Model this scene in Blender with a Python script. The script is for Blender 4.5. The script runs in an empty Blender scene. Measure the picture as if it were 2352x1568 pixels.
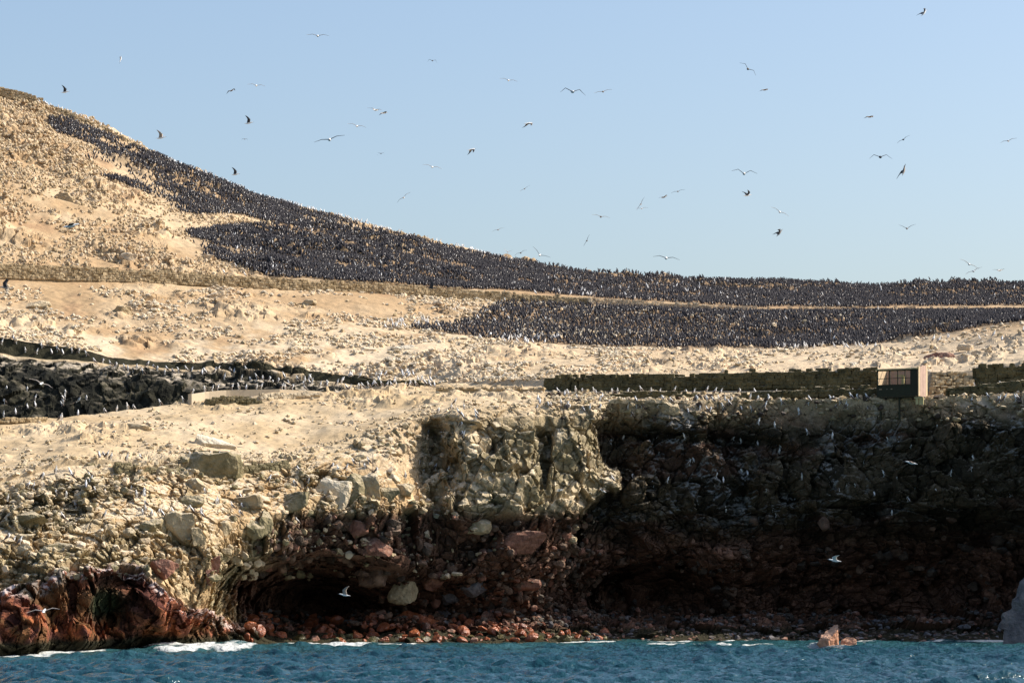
import bpy, math, random
import numpy as np
from mathutils import Matrix, Vector

R = math.radians
rng = np.random.default_rng(7)
random.seed(7)
S = bpy.context.scene
C = S.collection

# ------------------------------------------------------------------ camera, sky, sun
F = 2850.0          # focal length in pixels of a 1024 px wide frame
H = 8.0             # eye height over the water
V0 = 567.0          # horizon row
K = 1024 / 2352.0
cam_d = bpy.data.cameras.new('camera')
cam = bpy.data.objects.new('camera', cam_d); C.objects.link(cam)
cam.location = (0, 0, H); cam.rotation_euler = (R(90), 0, 0)
cam_d.sensor_width = 36; cam_d.lens = 36 * F / 1024
cam_d.shift_y = (V0 - 341) / 1024
cam_d.clip_start = 1; cam_d.clip_end = 20000
S.camera = cam

SUN_EL, SUN_AZ = 40.0, 78.0      # azimuth clockwise from +Y (view direction)
W = bpy.data.worlds.new('World'); S.world = W; W.use_nodes = True
nt = W.node_tree; nt.nodes.clear()
sky = nt.nodes.new('ShaderNodeTexSky'); sky.sky_type = 'NISHITA'; sky.sun_disc = False
sky.sun_elevation = R(SUN_EL); sky.sun_rotation = R(SUN_AZ)
sky.air_density = 1.0; sky.dust_density = 2.5; sky.ozone_density = 2.0; sky.altitude = 0
bg = nt.nodes.new('ShaderNodeBackground'); bg.inputs[1].default_value = 0.125
wo = nt.nodes.new('ShaderNodeOutputWorld')
nt.links.new(sky.outputs[0], bg.inputs[0]); nt.links.new(bg.outputs[0], wo.inputs[0])
sd = bpy.data.lights.new('sun', 'SUN'); sd.energy = 4.6; sd.angle = R(0.5); sd.color = (1.0, 0.93, 0.82)
so = bpy.data.objects.new('sun', sd); C.objects.link(so)
sv = Vector((math.cos(R(SUN_EL)) * math.sin(R(SUN_AZ)), math.cos(R(SUN_EL)) * math.cos(R(SUN_AZ)), math.sin(R(SUN_EL))))
so.rotation_euler = sv.to_track_quat('Z', 'Y').to_euler()
S.view_settings.view_transform = 'Standard'; S.view_settings.look = 'None'
S.view_settings.exposure = 0.55; S.view_settings.gamma = 1.0

# ------------------------------------------------------------------ numeric helpers
def unp(px, py, Y):
    px = np.asarray(px, float); py = np.asarray(py, float); Y = np.asarray(Y, float)
    return np.stack(np.broadcast_arrays((px * K - 512) / F * Y, Y, H + (V0 - py * K) / F * Y), -1)

def proj(P):
    return (512 + F * P[..., 0] / P[..., 1]) / K, (V0 - F * (P[..., 2] - H) / P[..., 1]) / K

def hsh(ix, iy, iz, seed):
    h = (ix.astype(np.int64) * 374761393 + iy.astype(np.int64) * 668265263 + iz.astype(np.int64) * 2147483647 + seed * 144665)
    h = (h ^ (h >> 13)) * 1274126177
    h = h & 0x7fffffff
    h = (h ^ (h >> 16)) * 668265263 & 0x7fffffff
    return (h ^ (h >> 15)) & 0xffffff

def rnd(ix, iy, iz, seed): return hsh(ix, iy, iz, seed) / float(0xffffff)

def vnoise(P, seed=0):
    b = np.floor(P); f = P - b; f = f * f * (3 - 2 * f); b = b.astype(np.int64)
    out = 0
    for dx in (0, 1):
        wx = f[..., 0] if dx else 1 - f[..., 0]
        for dy in (0, 1):
            wy = f[..., 1] if dy else 1 - f[..., 1]
            for dz in (0, 1):
                wz = f[..., 2] if dz else 1 - f[..., 2]
                out = out + wx * wy * wz * rnd(b[..., 0] + dx, b[..., 1] + dy, b[..., 2] + dz, seed)
    return out * 2 - 1

def fbm(P, scale, octs=4, seed=0, gain=0.5):
    a, s, n = 1.0, 0.0, 0.0
    q = P / scale
    for o in range(octs):
        s = s + a * vnoise(q + o * 17.3, seed + o); n += a; a *= gain; q = q * 2.03
    return s / n

def worley(P, scale, seed=0):
    """nearest feature: plate displacement, edge distance F2-F1, cell id"""
    q = P / scale
    b = np.floor(q - 0.5).astype(np.int64)
    d1 = np.full(q.shape[:-1], 9.0); d2 = d1.copy()
    idn = np.zeros(q.shape[:-1]); pl = np.zeros(q.shape[:-1])
    for dx in (0, 1):
        for dy in (0, 1):
            for dz in (0, 1):
                cx, cy, cz = b[..., 0] + dx, b[..., 1] + dy, b[..., 2] + dz
                r1 = rnd(cx, cy, cz, seed); r2 = rnd(cx, cy, cz, seed + 1); r3 = rnd(cx, cy, cz, seed + 2)
                vx = q[..., 0] - cx - .5 - (r1 - .5) * .8; vy = q[..., 1] - cy - .5 - (r2 - .5) * .8; vz = q[..., 2] - cz - .5 - (r3 - .5) * .8
                d = np.sqrt(vx * vx + vy * vy + vz * vz)
                r4 = rnd(cx, cy, cz, seed + 3); r5 = rnd(cx, cy, cz, seed + 4)
                tilt = (r1 * 2 - 1) * vx * 1.3 + (r5 * 2 - 1) * vz * 1.3
                m = d < d1
                d2 = np.where(m, d1, np.minimum(d2, d))
                d1 = np.where(m, d, d1); idn = np.where(m, r4, idn); pl = np.where(m, (r4 - .5) + tilt, pl)
    return pl, d2 - d1, idn, d1

def sm(x, a, b):
    t = np.clip((x - a) / (b - a), 0, 1); return t * t * (3 - 2 * t)

def mix(a, b, t): return a + (b - a) * t[..., None]

# ------------------------------------------------------------------ object helpers
def tag(o, label=None, cat=None, group=None, kind=None):
    if label: o['label'] = label
    if cat: o['category'] = cat
    if group: o['group'] = group
    if kind: o['kind'] = kind
    return o

def mesh_from(name, verts, faces, mats, colors=None, mi=None, smooth=False):
    verts = np.ascontiguousarray(verts, dtype=np.float32).reshape(-1, 3)
    faces = np.ascontiguousarray(faces, dtype=np.int32)
    k = faces.shape[1]
    me = bpy.data.meshes.new(name)
    me.vertices.add(len(verts)); me.vertices.foreach_set('co', verts.ravel())
    me.loops.add(faces.size); me.loops.foreach_set('vertex_index', faces.ravel())
    me.polygons.add(len(faces))
    me.polygons.foreach_set('loop_start', np.arange(0, faces.size, k, dtype=np.int32))
    me.polygons.foreach_set('use_smooth', np.full(len(faces), smooth))
    if not isinstance(mats, (list, tuple)): mats = [mats]
    for m in mats: me.materials.append(m)
    if mi is not None: me.polygons.foreach_set('material_index', np.asarray(mi, dtype=np.int32))
    me.update(calc_edges=True); me.validate()
    if colors is not None:
        a = me.color_attributes.new('Col', 'FLOAT_COLOR', 'POINT')
        c = np.ones((len(verts), 4), dtype=np.float32); c[:, :3] = colors.reshape(-1, 3)
        a.data.foreach_set('color', c.ravel())
    return me

def obj(name, me, parent=None):
    o = bpy.data.objects.new(name, me); C.objects.link(o)
    if parent is not None: o.parent = parent
    return o

def empty(name, loc=(0, 0, 0)):
    o = bpy.data.objects.new(name, None); C.objects.link(o); o.location = loc; o.empty_display_size = .3
    return o

def batch(pv, pf, locs, scl, rots):
    """pv (n,3) prototype, pf faces, locs (m,3), scl (m,3), rots (m,3,3)"""
    v = np.einsum('mij,mnj->mni', rots, pv[None] * scl[:, None, :]) + locs[:, None, :]
    f = pf[None] + (np.arange(len(locs)) * len(pv))[:, None, None]
    return v.reshape(-1, 3), f.reshape(-1, pf.shape[1])

def rotz(a):
    c, s = np.cos(a), np.sin(a); z = np.zeros_like(c); o = np.ones_like(c)
    return np.stack([np.stack([c, -s, z], -1), np.stack([s, c, z], -1), np.stack([z, z, o], -1)], -2)

def randrot(n):
    q = rng.normal(size=(n, 4)); q /= np.linalg.norm(q, axis=1)[:, None]
    w, x, y, z = q.T
    return np.stack([np.stack([1 - 2 * (y * y + z * z), 2 * (x * y - z * w), 2 * (x * z + y * w)], -1),
                     np.stack([2 * (x * y + z * w), 1 - 2 * (x * x + z * z), 2 * (y * z - x * w)], -1),
                     np.stack([2 * (x * z - y * w), 2 * (y * z + x * w), 1 - 2 * (x * x + y * y)], -1)], -2)

# ------------------------------------------------------------------ materials
def mat_base(name, rough=0.9, spec=0.2):
    m = bpy.data.materials.new(name); m.use_nodes = True
    t = m.node_tree; b = t.nodes['Principled BSDF']
    b.inputs['Roughness'].default_value = rough; b.inputs['Specular IOR Level'].default_value = spec
    return m, t, b

def nd(t, typ, **kw):
    n = t.nodes.new(typ)
    for k, v in kw.items(): setattr(n, k, v)
    return n

def mat_simple(name, col, rough=0.85, spec=0.2, var=0.25, scale=3.0, bump=0.0):
    m, t, b = mat_base(name, rough, spec)
    tc = nd(t, 'ShaderNodeTexCoord'); nz = nd(t, 'ShaderNodeTexNoise'); nz.inputs['Scale'].default_value = scale; nz.inputs['Detail'].default_value = 6
    t.links.new(tc.outputs['Object'], nz.inputs['Vector'])
    mx = nd(t, 'ShaderNodeMix', data_type='RGBA')
    mx.inputs[6].default_value = (*[c * (1 - var) for c in col], 1); mx.inputs[7].default_value = (*[min(1, c * (1 + var)) for c in col], 1)
    t.links.new(nz.outputs[0], mx.inputs[0]); t.links.new(mx.outputs[2], b.inputs['Base Color'])
    if bump:
        bp = nd(t, 'ShaderNodeBump'); bp.inputs['Distance'].default_value = bump; bp.inputs['Strength'].default_value = 1
        t.links.new(nz.outputs[0], bp.inputs['Height']); t.links.new(bp.outputs[0], b.inputs['Normal'])
    return m

def mat_rock(name, c1, c2, guano=(0.62, 0.56, 0.45), gam=0.5, rough=0.9, spec=0.15, scale=0.8, bump=.3):
    """rock with blotches, and pale droppings that settle on its upward faces"""
    m, t, b = mat_base(name, rough, spec)
    geo = nd(t, 'ShaderNodeNewGeometry')
    n1 = nd(t, 'ShaderNodeTexNoise'); n1.inputs['Scale'].default_value = scale; n1.inputs['Detail'].default_value = 8; n1.inputs['Roughness'].default_value = .65
    n2 = nd(t, 'ShaderNodeTexNoise'); n2.inputs['Scale'].default_value = scale * 3.1; n2.inputs['Detail'].default_value = 5
    t.links.new(geo.outputs['Position'], n1.inputs['Vector']); t.links.new(geo.outputs['Position'], n2.inputs['Vector'])
    cr = nd(t, 'ShaderNodeValToRGB'); cr.color_ramp.elements[0].position = .35; cr.color_ramp.elements[1].position = .65
    cr.color_ramp.elements[0].color = (*c1, 1); cr.color_ramp.elements[1].color = (*c2, 1)
    t.links.new(n1.outputs[0], cr.inputs[0])
    sp = nd(t, 'ShaderNodeSeparateXYZ'); t.links.new(geo.outputs['Normal'], sp.inputs[0])
    ad = nd(t, 'ShaderNodeMath', operation='MULTIPLY_ADD'); ad.inputs[1].default_value = 1.2; t.links.new(n2.outputs[0], ad.inputs[0]); t.links.new(sp.outputs[2], ad.inputs[2])
    mr = nd(t, 'ShaderNodeMapRange'); mr.inputs['From Min'].default_value = 1.0; mr.inputs['From Max'].default_value = 1.55; mr.inputs['To Max'].default_value = gam
    t.links.new(ad.outputs[0], mr.inputs[0])
    mx = nd(t, 'ShaderNodeMix', data_type='RGBA'); mx.inputs[7].default_value = (*guano, 1)
    t.links.new(mr.outputs[0], mx.inputs[0]); t.links.new(cr.outputs[0], mx.inputs[6]); t.links.new(mx.outputs[2], b.inputs['Base Color'])
    bp = nd(t, 'ShaderNodeBump'); bp.inputs['Distance'].default_value = bump
    t.links.new(n2.outputs[0], bp.inputs['Height']); t.links.new(bp.outputs[0], b.inputs['Normal'])
    return m

def mat_terrain(name, fine=2.5, amt=0.35, bump=.25):
    m, t, b = mat_base(name, 0.95, 0.1)
    at = nd(t, 'ShaderNodeAttribute', attribute_name='Col')
    geo = nd(t, 'ShaderNodeNewGeometry')
    n1 = nd(t, 'ShaderNodeTexNoise'); n1.inputs['Scale'].default_value = fine; n1.inputs['Detail'].default_value = 7; n1.inputs['Roughness'].default_value = .7
    t.links.new(geo.outputs['Position'], n1.inputs['Vector'])
    mr = nd(t, 'ShaderNodeMapRange'); mr.inputs['From Min'].default_value = .3; mr.inputs['From Max'].default_value = .7
    mr.inputs['To Min'].default_value = 1 - amt; mr.inputs['To Max'].default_value = 1 + amt
    t.links.new(n1.outputs[0], mr.inputs[0])
    vm = nd(t, 'ShaderNodeVectorMath', operation='SCALE'); t.links.new(at.outputs['Color'], vm.inputs[0]); t.links.new(mr.outputs[0], vm.inputs['Scale'])
    t.links.new(vm.outputs[0], b.inputs['Base Color'])
    bp = nd(t, 'ShaderNodeBump'); bp.inputs['Distance'].default_value = bump; bp.inputs['Strength'].default_value = .8
    t.links.new(n1.outputs[0], bp.inputs['Height']); t.links.new(bp.outputs[0], b.inputs['Normal'])
    return m

M = {}
M['sand'] = mat_terrain('sandy ground', 1.6, .16, .12)
M['cliff'] = mat_terrain('cliff rock', 1.8, .4, .3)
M['tan'] = mat_rock('tan boulder', (.27, .205, .12), (.46, .36, .22), (.66, .57, .42), .6)
M['olive'] = mat_rock('olive boulder', (.12, .105, .055), (.30, .245, .14), (.58, .48, .34), .6)
M['pale'] = mat_rock('pale boulder', (.42, .34, .23), (.60, .51, .37), (.72, .66, .55), .6)
M['red'] = mat_rock('red boulder', (.14, .06, .042), (.30, .15, .10), (.5, .38, .3), .35)
M['wetred'] = mat_rock('wet red boulder', (.13, .035, .018), (.38, .115, .045), (.42, .17, .08), .15, rough=.32, spec=.5)
M['weed'] = mat_rock('weedy boulder', (.03, .025, .015), (.13, .11, .03), (.2, .15, .06), .3, rough=.4, spec=.5)
M['dark'] = mat_rock('dark boulder', (.035, .025, .02), (.085, .06, .042), (.3, .28, .25), .3)
M['sandstone'] = mat_rock('sandstone', (.34, .235, .125), (.54, .41, .26), (.62, .5, .35), .5)
M['brownst'] = mat_rock('brown stone', (.07, .042, .03), (.20, .125, .085), (.34, .28, .22), .4)
M['grey'] = mat_rock('grey boulder', (.07, .062, .065), (.17, .155, .155), (.3, .28, .27), .4)
M['cream'] = mat_rock('cream stone', (.50, .37, .23), (.68, .54, .37), (.76, .67, .52), .5)
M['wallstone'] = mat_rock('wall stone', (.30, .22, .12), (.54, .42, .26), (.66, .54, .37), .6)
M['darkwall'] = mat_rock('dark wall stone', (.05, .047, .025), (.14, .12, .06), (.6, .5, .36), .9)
M['concrete'] = mat_simple('weathered plaster', (.50, .41, .29), var=.2)
M['white'] = mat_simple('white feathers', (.78, .77, .75), .7, .2, .06)
M['brown'] = mat_simple('brown feathers', (.13, .10, .08), .7, .2, .3, 6)
M['wingdark'] = mat_simple('dark wing feathers', (.05, .05, .055), .7, .2, .3, 6)
M['wingpale'] = mat_simple('pale wing feathers', (.34, .29, .25), .7, .2, .3, 6)
M['bill'] = mat_simple('bill', (.22, .21, .22), .5, .3)
M['corm'] = mat_simple('cormorant black', (.046, .043, .047), .85, .1, .3)
M['cormbelly'] = mat_simple('cormorant white belly', (.62, .6, .58), .7, .2, .1)

# ------------------------------------------------------------------ the island surface
def tab(*pts):
    a = np.array(pts, float); return lambda x: np.interp(x, a[:, 0], a[:, 1])

X_L, X_R, NC = -1700.0, 3700.0, 1640
_d = np.linspace(X_L, X_R, 8000); _w = 1 + 1.6 * np.exp(-((_d - 1372) / 28) ** 2) + .8 * np.exp(-((_d - 570) / 60) ** 2) + .8 * np.exp(-((_d - 250) / 110) ** 2) - .45 * (_d < -60) - .45 * (_d > 2400) - .42 * (_d < -420) - .42 * (_d > 2800)
_w = np.cumsum(_w); px = np.interp(np.linspace(_w[0], _w[-1], NC), _w, _d)

y_sky = tab((-420, 40), (0, 212), (60, 226), (110, 243), (200, 276), (300, 324), (400, 376), (500, 411), (600, 453), (700, 479), (800, 504), (900, 532), (1000, 555),
            (1100, 580), (1200, 606), (1300, 624), (1400, 638), (1500, 643), (1700, 648), (2000, 654), (2352, 646), (2800, 630))
Y_sky = tab((-420, 470), (0, 480), (1000, 500), (2352, 520))
y_wf = tab((-420, 634), (0, 636), (300, 646), (500, 655), (620, 661), (800, 669), (1000, 681), (1200, 689), (1350, 697), (1500, 705), (1750, 713), (2000, 711), (2800, 711))
h_w = tab((-420, 31), (0, 31), (300, 28), (500, 25), (800, 22), (1000, 22), (1200, 16), (1350, 14), (1500, 12), (1750, 6), (2230, 3), (2300, 2))
Y_wf = tab((-420, 385), (0, 398), (1000, 424), (1400, 432), (2352, 440))
y_ms = tab((-420, 695), (0, 700), (900, 755), (1300, 792), (1700, 806), (1950, 797), (2100, 779), (2352, 738), (2800, 680))
Y_ms = tab((-420, 380), (0, 387), (1300, 397), (1700, 388), (2100, 372), (2352, 362), (2800, 352))
y_mb = tab((-420, 740), (0, 770), (100, 788), (200, 805), (330, 828), (500, 836), (640, 846), (750, 853), (840, 866), (920, 872), (1000, 876), (1240, 872), (1262, 866), (1500, 863),
           (1700, 858), (1850, 850), (2020, 846), (2130, 850), (2200, 852), (2352, 836), (2800, 815))
Y_mb = tab((-420, 362), (0, 366), (500, 370), (840, 366), (1000, 360), (1262, 345), (1320, 341), (2020, 336), (2352, 334), (2800, 332))
y_li = tab((-420, 800), (0, 808), (200, 830), (500, 853), (700, 872), (840, 884), (1000, 880), (1240, 886), (1262, 895), (1500, 894), (1700, 891), (2020, 887), (2352, 882), (2800, 875))
y_lo = tab((-420, 860), (0, 862), (200, 880), (500, 890), (700, 897), (840, 905))
y_cr = tab((-420, 968), (0, 964), (110, 962), (180, 954), (260, 944), (340, 936), (430, 920), (520, 913), (640, 903), (730, 901), (850, 895), (1000, 893), (1260, 900), (1500, 900), (2020, 900), (2352, 893), (2800, 888))
Y_cr = tab((-420, 320), (0, 322), (430, 334), (850, 345), (1000, 345), (1262, 338), (1500, 336), (2020, 332), (2352, 330))

xs = [-420, 0, 150, 330, 450, 560, 700, 900, 990, 1050, 1200, 1340, 1400, 1700, 2000, 2352, 2800]
rows = [  # cliff rows: (py list, Y list)
    ([1110, 1105, 1068, 1062, 1052, 1058, 1035, 975, 952, 940, 936, 925, 921, 917, 911, 905, 903], [280, 284, 288, 292, 296, 299, 304, 311, 314, 313, 316, 319, 320, 326, 325, 323, 312]),
    ([1150, 1150, 1120, 1110, 1110, 1115, 1090, 1040, 1010, 1000, 990, 985, 990, 990, 990, 985, 985], [276, 279, 283, 286, 290, 293, 298, 306, 311, 306, 309, 315, 317, 326, 325, 322, 310]),
    ([1200, 1200, 1190, 1190, 1190, 1190, 1170, 1160, 1160, 1160, 1160, 1160, 1160, 1160, 1160, 1160, 1160], [272, 273, 277, 280, 284, 288, 295, 301, 308, 302, 305, 312, 315, 327, 326, 323, 310]),
    ([1300, 1290, 1275, 1275, 1280, 1275, 1270, 1270, 1270, 1270, 1270, 1270, 1270, 1270, 1270, 1270, 1270], [266, 268, 272, 276, 280, 286, 299, 303, 306, 305, 307, 314, 318, 331, 331, 328, 310]),
    ([1355, 1345, 1310, 1312, 1385, 1345, 1345, 1345, 1345, 1345, 1345, 1345, 1345, 1345, 1345, 1345, 1345], [263, 265, 268, 272, 278, 296, 312, 309, 309, 309, 312, 320, 325, 336, 338, 333, 310]),
    ([1420, 1420, 1400, 1405, 1430, 1428, 1418, 1412, 1412, 1412, 1412, 1412, 1415, 1420, 1420, 1420, 1420], [261, 262, 267, 272, 281, 300, 320, 317, 316, 316, 317, 323, 329, 338, 342, 336, 310]),
]
y_sh = tab((-420, 1512), (0, 1506), (150, 1499), (330, 1490), (450, 1487), (560, 1481), (700, 1478), (900, 1476), (1200, 1475), (1400, 1472), (1700, 1471), (2352, 1472), (2800, 1476))
def Y_sh(x): return H * F / (y_sh(x) * K - V0)

def bump(x, y, cx, cy, sx, sy): return np.exp(-((x - cx) / sx) ** 2 - ((y - cy) / sy) ** 2)

knots = []          # world points per knot row, (NC,3)
segs = []           # subdivisions of the segment that ends at the knot
def add(P, n): knots.append(P); segs.append(n)
P_r = unp(px, y_sky(px), Y_sky(px))
add(P_r * [1, 1, 0] + np.array([0, 190, -4.0]), 0)
add(P_r * [1, 1, .75] + np.array([0, 60, 0]), 14)
add(P_r, 20)
add(unp(px, y_wf(px) - h_w(px), Y_wf(px) + 1.2), 190)
add(unp(px, y_wf(px), Y_wf(px) + .3), 4)
add(unp(px, y_ms(px), Y_ms(px)), 70)
P_mb = unp(px, y_mb(px), Y_mb(px)); add(P_mb, 60)
wc = sm(-px, -905, -835)
P_li = unp(px, y_li(px), Y_mb(px) - .9)
P_cr = unp(px, y_cr(px), Y_cr(px))
add(P_li, 22)
fl = lambda t: P_li + (P_cr - P_li) * t
add(mix(fl(.3), unp(px, y_lo(px), Y_mb(px) - 9), wc), 34)
add(mix(fl(.5), unp(px, 1015 + 0 * px, Y_mb(px) - 15), wc), 50)
add(mix(fl(.7), unp(px, 1015 + 0 * px, Y_cr(px) + 8), wc), 6)
add(P_cr, 20)
N_HILL = None
for i, (ys, Ys) in enumerate(rows):
    add(unp(px, np.interp(px, xs, ys), np.interp(px, xs, Ys)), [70, 46, 76, 62, 44, 46][i])
P_s = unp(px, y_sh(px), Y_sh(px)); P_s[:, 2] = 0
add(P_s, 44)
add(P_s + np.array([0, -5, -3.5]), 5)

G = [knots[0][None]]; rowseg = [0]
for i in range(1, len(knots)):
    n = segs[i]
    for k in range(1, n + 1):
        G.append((knots[i - 1] * (1 - k / n) + knots[i] * (k / n))[None]); rowseg.append(i)
G = np.concatenate(G, 0); rowseg = np.array(rowseg); NR = len(G)
SEG_CREST = 12; SEG_RIM = 13; SEG_BEACH = 18
PX0, PY0 = proj(G)

# large scale depth features of the cliff
is_cl = (rowseg >= SEG_RIM)[:, None] & np.ones(NC, bool)[None]
cl = sm(PY0, 930, 985) * is_cl
dY = np.zeros_like(PX0)
wbx = PX0 + 34 * fbm(G, 6, 3, 901); wby = PY0 + 26 * fbm(G, 5, 3, 902)
dY += 3.2 * bump(wbx, wby, 1252, 1050, 11, 80)             # cleft in the pale buttress
dY += 3.0 * bump(wbx, wby, 1005, 1060, 40, 90)             # recess beside it
dY -= 2.0 * bump(PX0, PY0, 1320, 1020, 45, 90)
CAVE = bump(wbx, wby, 705, 1366, 170, 56)
dY += 10 * CAVE             # sea caves
dY += 7.0 * bump(wbx, wby, 1440, 1355, 150, 55)
dY += 6.0 * bump(wbx, wby, 2150, 1290, 230, 120)
dY -= 3.0 * bump(wbx, wby, 1680, 1310, 70, 70)             # hanging nose in the shade
dY -= 2.5 * bump(PX0, PY0, 1440, 1130, 60, 45)
dY += 5.0 * bump(wbx, wby, 262, 1395, 55, 72)              # recess in the red headland
dY -= 2.5 * bump(PX0, PY0, 60, 1420, 45, 70); dY += 3 * bump(PX0, PY0, 165, 1400, 18, 80); dY += 3 * bump(PX0, PY0, 395, 1440, 14, 50); dY += 2.5 * bump(PX0, PY0, 455, 1450, 16, 30)
dY -= 1.5 * bump(PX0, PY0, 385, 1420, 30, 60)
dY -= 2.5 * bump(PX0, PY0, 960, 1300, 120, 45)
dY *= cl * sm(PY0, 1478, 1440)
edge = np.interp(PY0, [925, 1000, 1050, 1085, 1120, 1170, 1250, 1350, 1420], [1392, 1384, 1392, 1450, 1440, 1352, 1318, 1300, 1300]) + 30 * fbm(G, 2.2, 3, 903)
STEP = sm(wbx - edge, -14, 16)
dY += STEP * np.clip(1 - (PX0 - 1400) / 300, 0, 1) * np.interp(PY0, [925, 1000, 1160, 1345, 1420], [.5, 6, 9, 8, 5]) * is_cl
push = sm(PX0, 880, 1030) * (1 - STEP)
dY += push * np.interp(PY0 - np.interp(PX0, xs, rows[0][0]) * np.clip((1440 - PY0) / 500, 0, 1), [0, 45, 150], [0, 0, 3.2]) * np.interp(PY0, [1160, 1270, 1345, 1415, 1440], [1, 1.6, 1.3, .6, 0]) * is_cl
yh = np.interp(PX0, [-420, 0, 60, 100, 160, 250, 330, 365, 430, 500, 560, 620], [1372, 1358, 1345, 1330, 1302, 1297, 1300, 1345, 1390, 1412, 1440, 1470])
HEAD = sm(PY0 - yh, -6, 8) * sm(-PX0, -640, -600) * is_cl
dY -= 1.6 * HEAD * sm(PY0, 1500, 1470)
G = unp(PX0, PY0, G[..., 1] + dY)
G[rowseg >= len(knots) - 1] += 0   # submerged skirt

def grid_normals(G):
    a = np.gradient(G, axis=0); b = np.gradient(G, axis=1)
    n = np.cross(a, b); n /= (np.linalg.norm(n, axis=-1)[..., None] + 1e-9)
    s = np.where((n[..., 1] > 0) & (n[..., 2] < .2), -1, 1); s = np.where(n[..., 2] < -.3, -1, 1) * 1
    return n
Nn = grid_normals(G)
if Nn[NR // 3, NC // 2, 2] < 0: Nn = -Nn

r0 = int(np.argmax(rowseg >= SEG_CREST))       # rows from here on: plateau and cliff
rc = int(np.argmax(rowseg >= SEG_RIM))
dome = lambda q, r: np.sqrt(np.clip(1 - (q / r) ** 2, 0, 1))
# --- soft relief of hill and plateau
D = np.zeros((NR, NC))
hs = slice(0, rc)
D[hs] = 0.9 * fbm(G[hs], 22, 3, 5) + .42 * fbm(G[hs], 4.0, 3, 9) + .16 * fbm(G[hs], 1.2, 2, 13)
outc = fbm(G[hs], 9, 4, 21)
wh = worley(G[hs] + fbm(G[hs], 2, 2, 34)[..., None] * .5, 1.7, 36)
D[hs] += np.where(rowseg[hs][:, None] == SEG_CREST, .3, np.where(rowseg[hs][:, None] > 3, .6, 1.0)) * sm(outc, .05, .3) * (.2 + .75 * wh[0] + .35 * dome(wh[3], .6))
D[hs] += .8 * sm(outc, .12, .4) * (0.3 + fbm(G[hs], 1.3, 3, 33))
seg_h = rowseg[hs][:, None]
keep = np.where((seg_h == 4), .1, 1.0)
wallband = np.exp(-((PY0[hs] - y_wf(px)[None] + 8) / 26) ** 2)
D[hs] *= (1 - .85 * wallband) * keep
edge2 = np.exp(-((PY0[hs] - y_li(px)[None]) / 30) ** 2) * (px > 1200)[None]
D[hs] *= 1 - .85 * edge2
# cove cliff (shaded, behind the near ridge)
dome = lambda q, r: np.sqrt(np.clip(1 - (q / r) ** 2, 0, 1))
rows_cv = np.where((rowseg >= 8) & (rowseg <= 10))[0]; a_, b_ = rows_cv[0], rows_cv[-1] + 1
w1 = worley(G[a_:b_], 3.2, 70); w2 = worley(G[a_:b_], 1.2, 77)
D[a_:b_] += wc[None] * (.45 * w1[0] + .3 * w2[0] + .4 * fbm(G[a_:b_], 1.2, 3, 75)) * np.minimum(1, (np.arange(b_ - a_)[:, None] / 10.0))
CVID = w1[2]
# --- cliff: broken blocks on three scales
cs = slice(rc - 14, NR)
Gc = G[cs]; Xc, Yc = PX0[cs], PY0[cs]
warp = np.stack([fbm(Gc, 5, 2, 50), fbm(Gc, 5, 2, 51), fbm(Gc, 5, 2, 52)], -1) * 1.2
Gw = Gc + warp
p1, e1, i1, q1 = worley(Gw, 7.5, 100); p2, e2, i2, q2 = worley(Gw, 3.0, 110); p3, e3, i3, q3 = worley(Gw, 1.25, 120); p4, e4, i4, q4 = worley(Gc, .62, 130)
m_butt = sm(Xc, 1030, 1060) * (1 - STEP[cs]) * sm(-Yc + 25 * fbm(Gc, 3, 2, 56), -1190, -1160)         # massive pale buttress: fewer lumps, cracks
m_earth = sm(-Xc, -600, -480) * sm(-Yc, -1330, -1290)                                # earthy slope on the left
m_scree = sm(Xc, 800, 850) * sm(-Xc, -985, -950) * sm(-Yc, -1095, -1070)
m_head = HEAD[cs]
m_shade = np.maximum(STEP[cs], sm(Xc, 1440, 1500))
dome = lambda q, r: np.sqrt(np.clip(1 - (q / r) ** 2, 0, 1))
m_out = sm(fbm(Gc * [1, 1, 1.4], 6.5, 3, 57) + .25 * m_shade + .2 * sm(-Xc, -250, -180) * sm(-Yc, -1230, -1190) + .3 * m_butt + .3 * sm(Yc, 1150, 1200) * sm(Xc, 560, 640), -.12, .18)
m_lip = bump(Xc, Yc, 540, 1340, 90, 90)
m_out = np.maximum(np.maximum(m_out, m_head), np.minimum(1, m_lip * 1.5))
d = 1.7 * p1 * (1 - .5 * m_earth) + 1.0 * p2 + .55 * p3 * (1 - .3 * m_butt) + .22 * p4
d += (.25 * dome(q2, .5) * (i2 > .75) + .15 * dome(q3, .5) * (i3 > .75)) * (1 - .9 * m_butt) * (1 - .9 * m_head)
d -= .9 * np.exp(-e2 / .05) * (.3 + .7 * m_butt) + .35 * np.exp(-e3 / .06)
d = d * (1 - .55 * m_head) + m_head * (3.4 * (.5 - np.abs(fbm(Gc * [1, 1, .75], 6, 4, 61)) * 2.6) + .8 * fbm(Gc * [1, 1, .8], 1.6, 3, 63))
Rt = np.array([[.86, .31, .40], [-.42, .87, .25], [-.28, -.38, .88]])
Gr = Gc @ Rt
b1 = worley(Gr, 3.6, 150); b2 = worley(Gr + 31.7, 1.6, 160); b3 = worley(Gc @ Rt + 11.3, .8, 170)
ang = 1.5 * b1[0] + .85 * b2[0] + .4 * b3[0] - .5 * np.exp(-b1[1] / .03) - .2 * np.exp(-b2[1] / .04)
d = d * (1 - m_butt) + m_butt * (ang * .85 + .9 * p1)
d = d * (1 - .5 * m_head) + m_head * ang * .8
d += .5 * (1 - m_head) * b2[0] * (1 - m_butt)
d *= .25 + .8 * m_out
d += m_lip * (.9 * b1[0] + .7 * b2[0] + .4 * b3[0])
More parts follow.
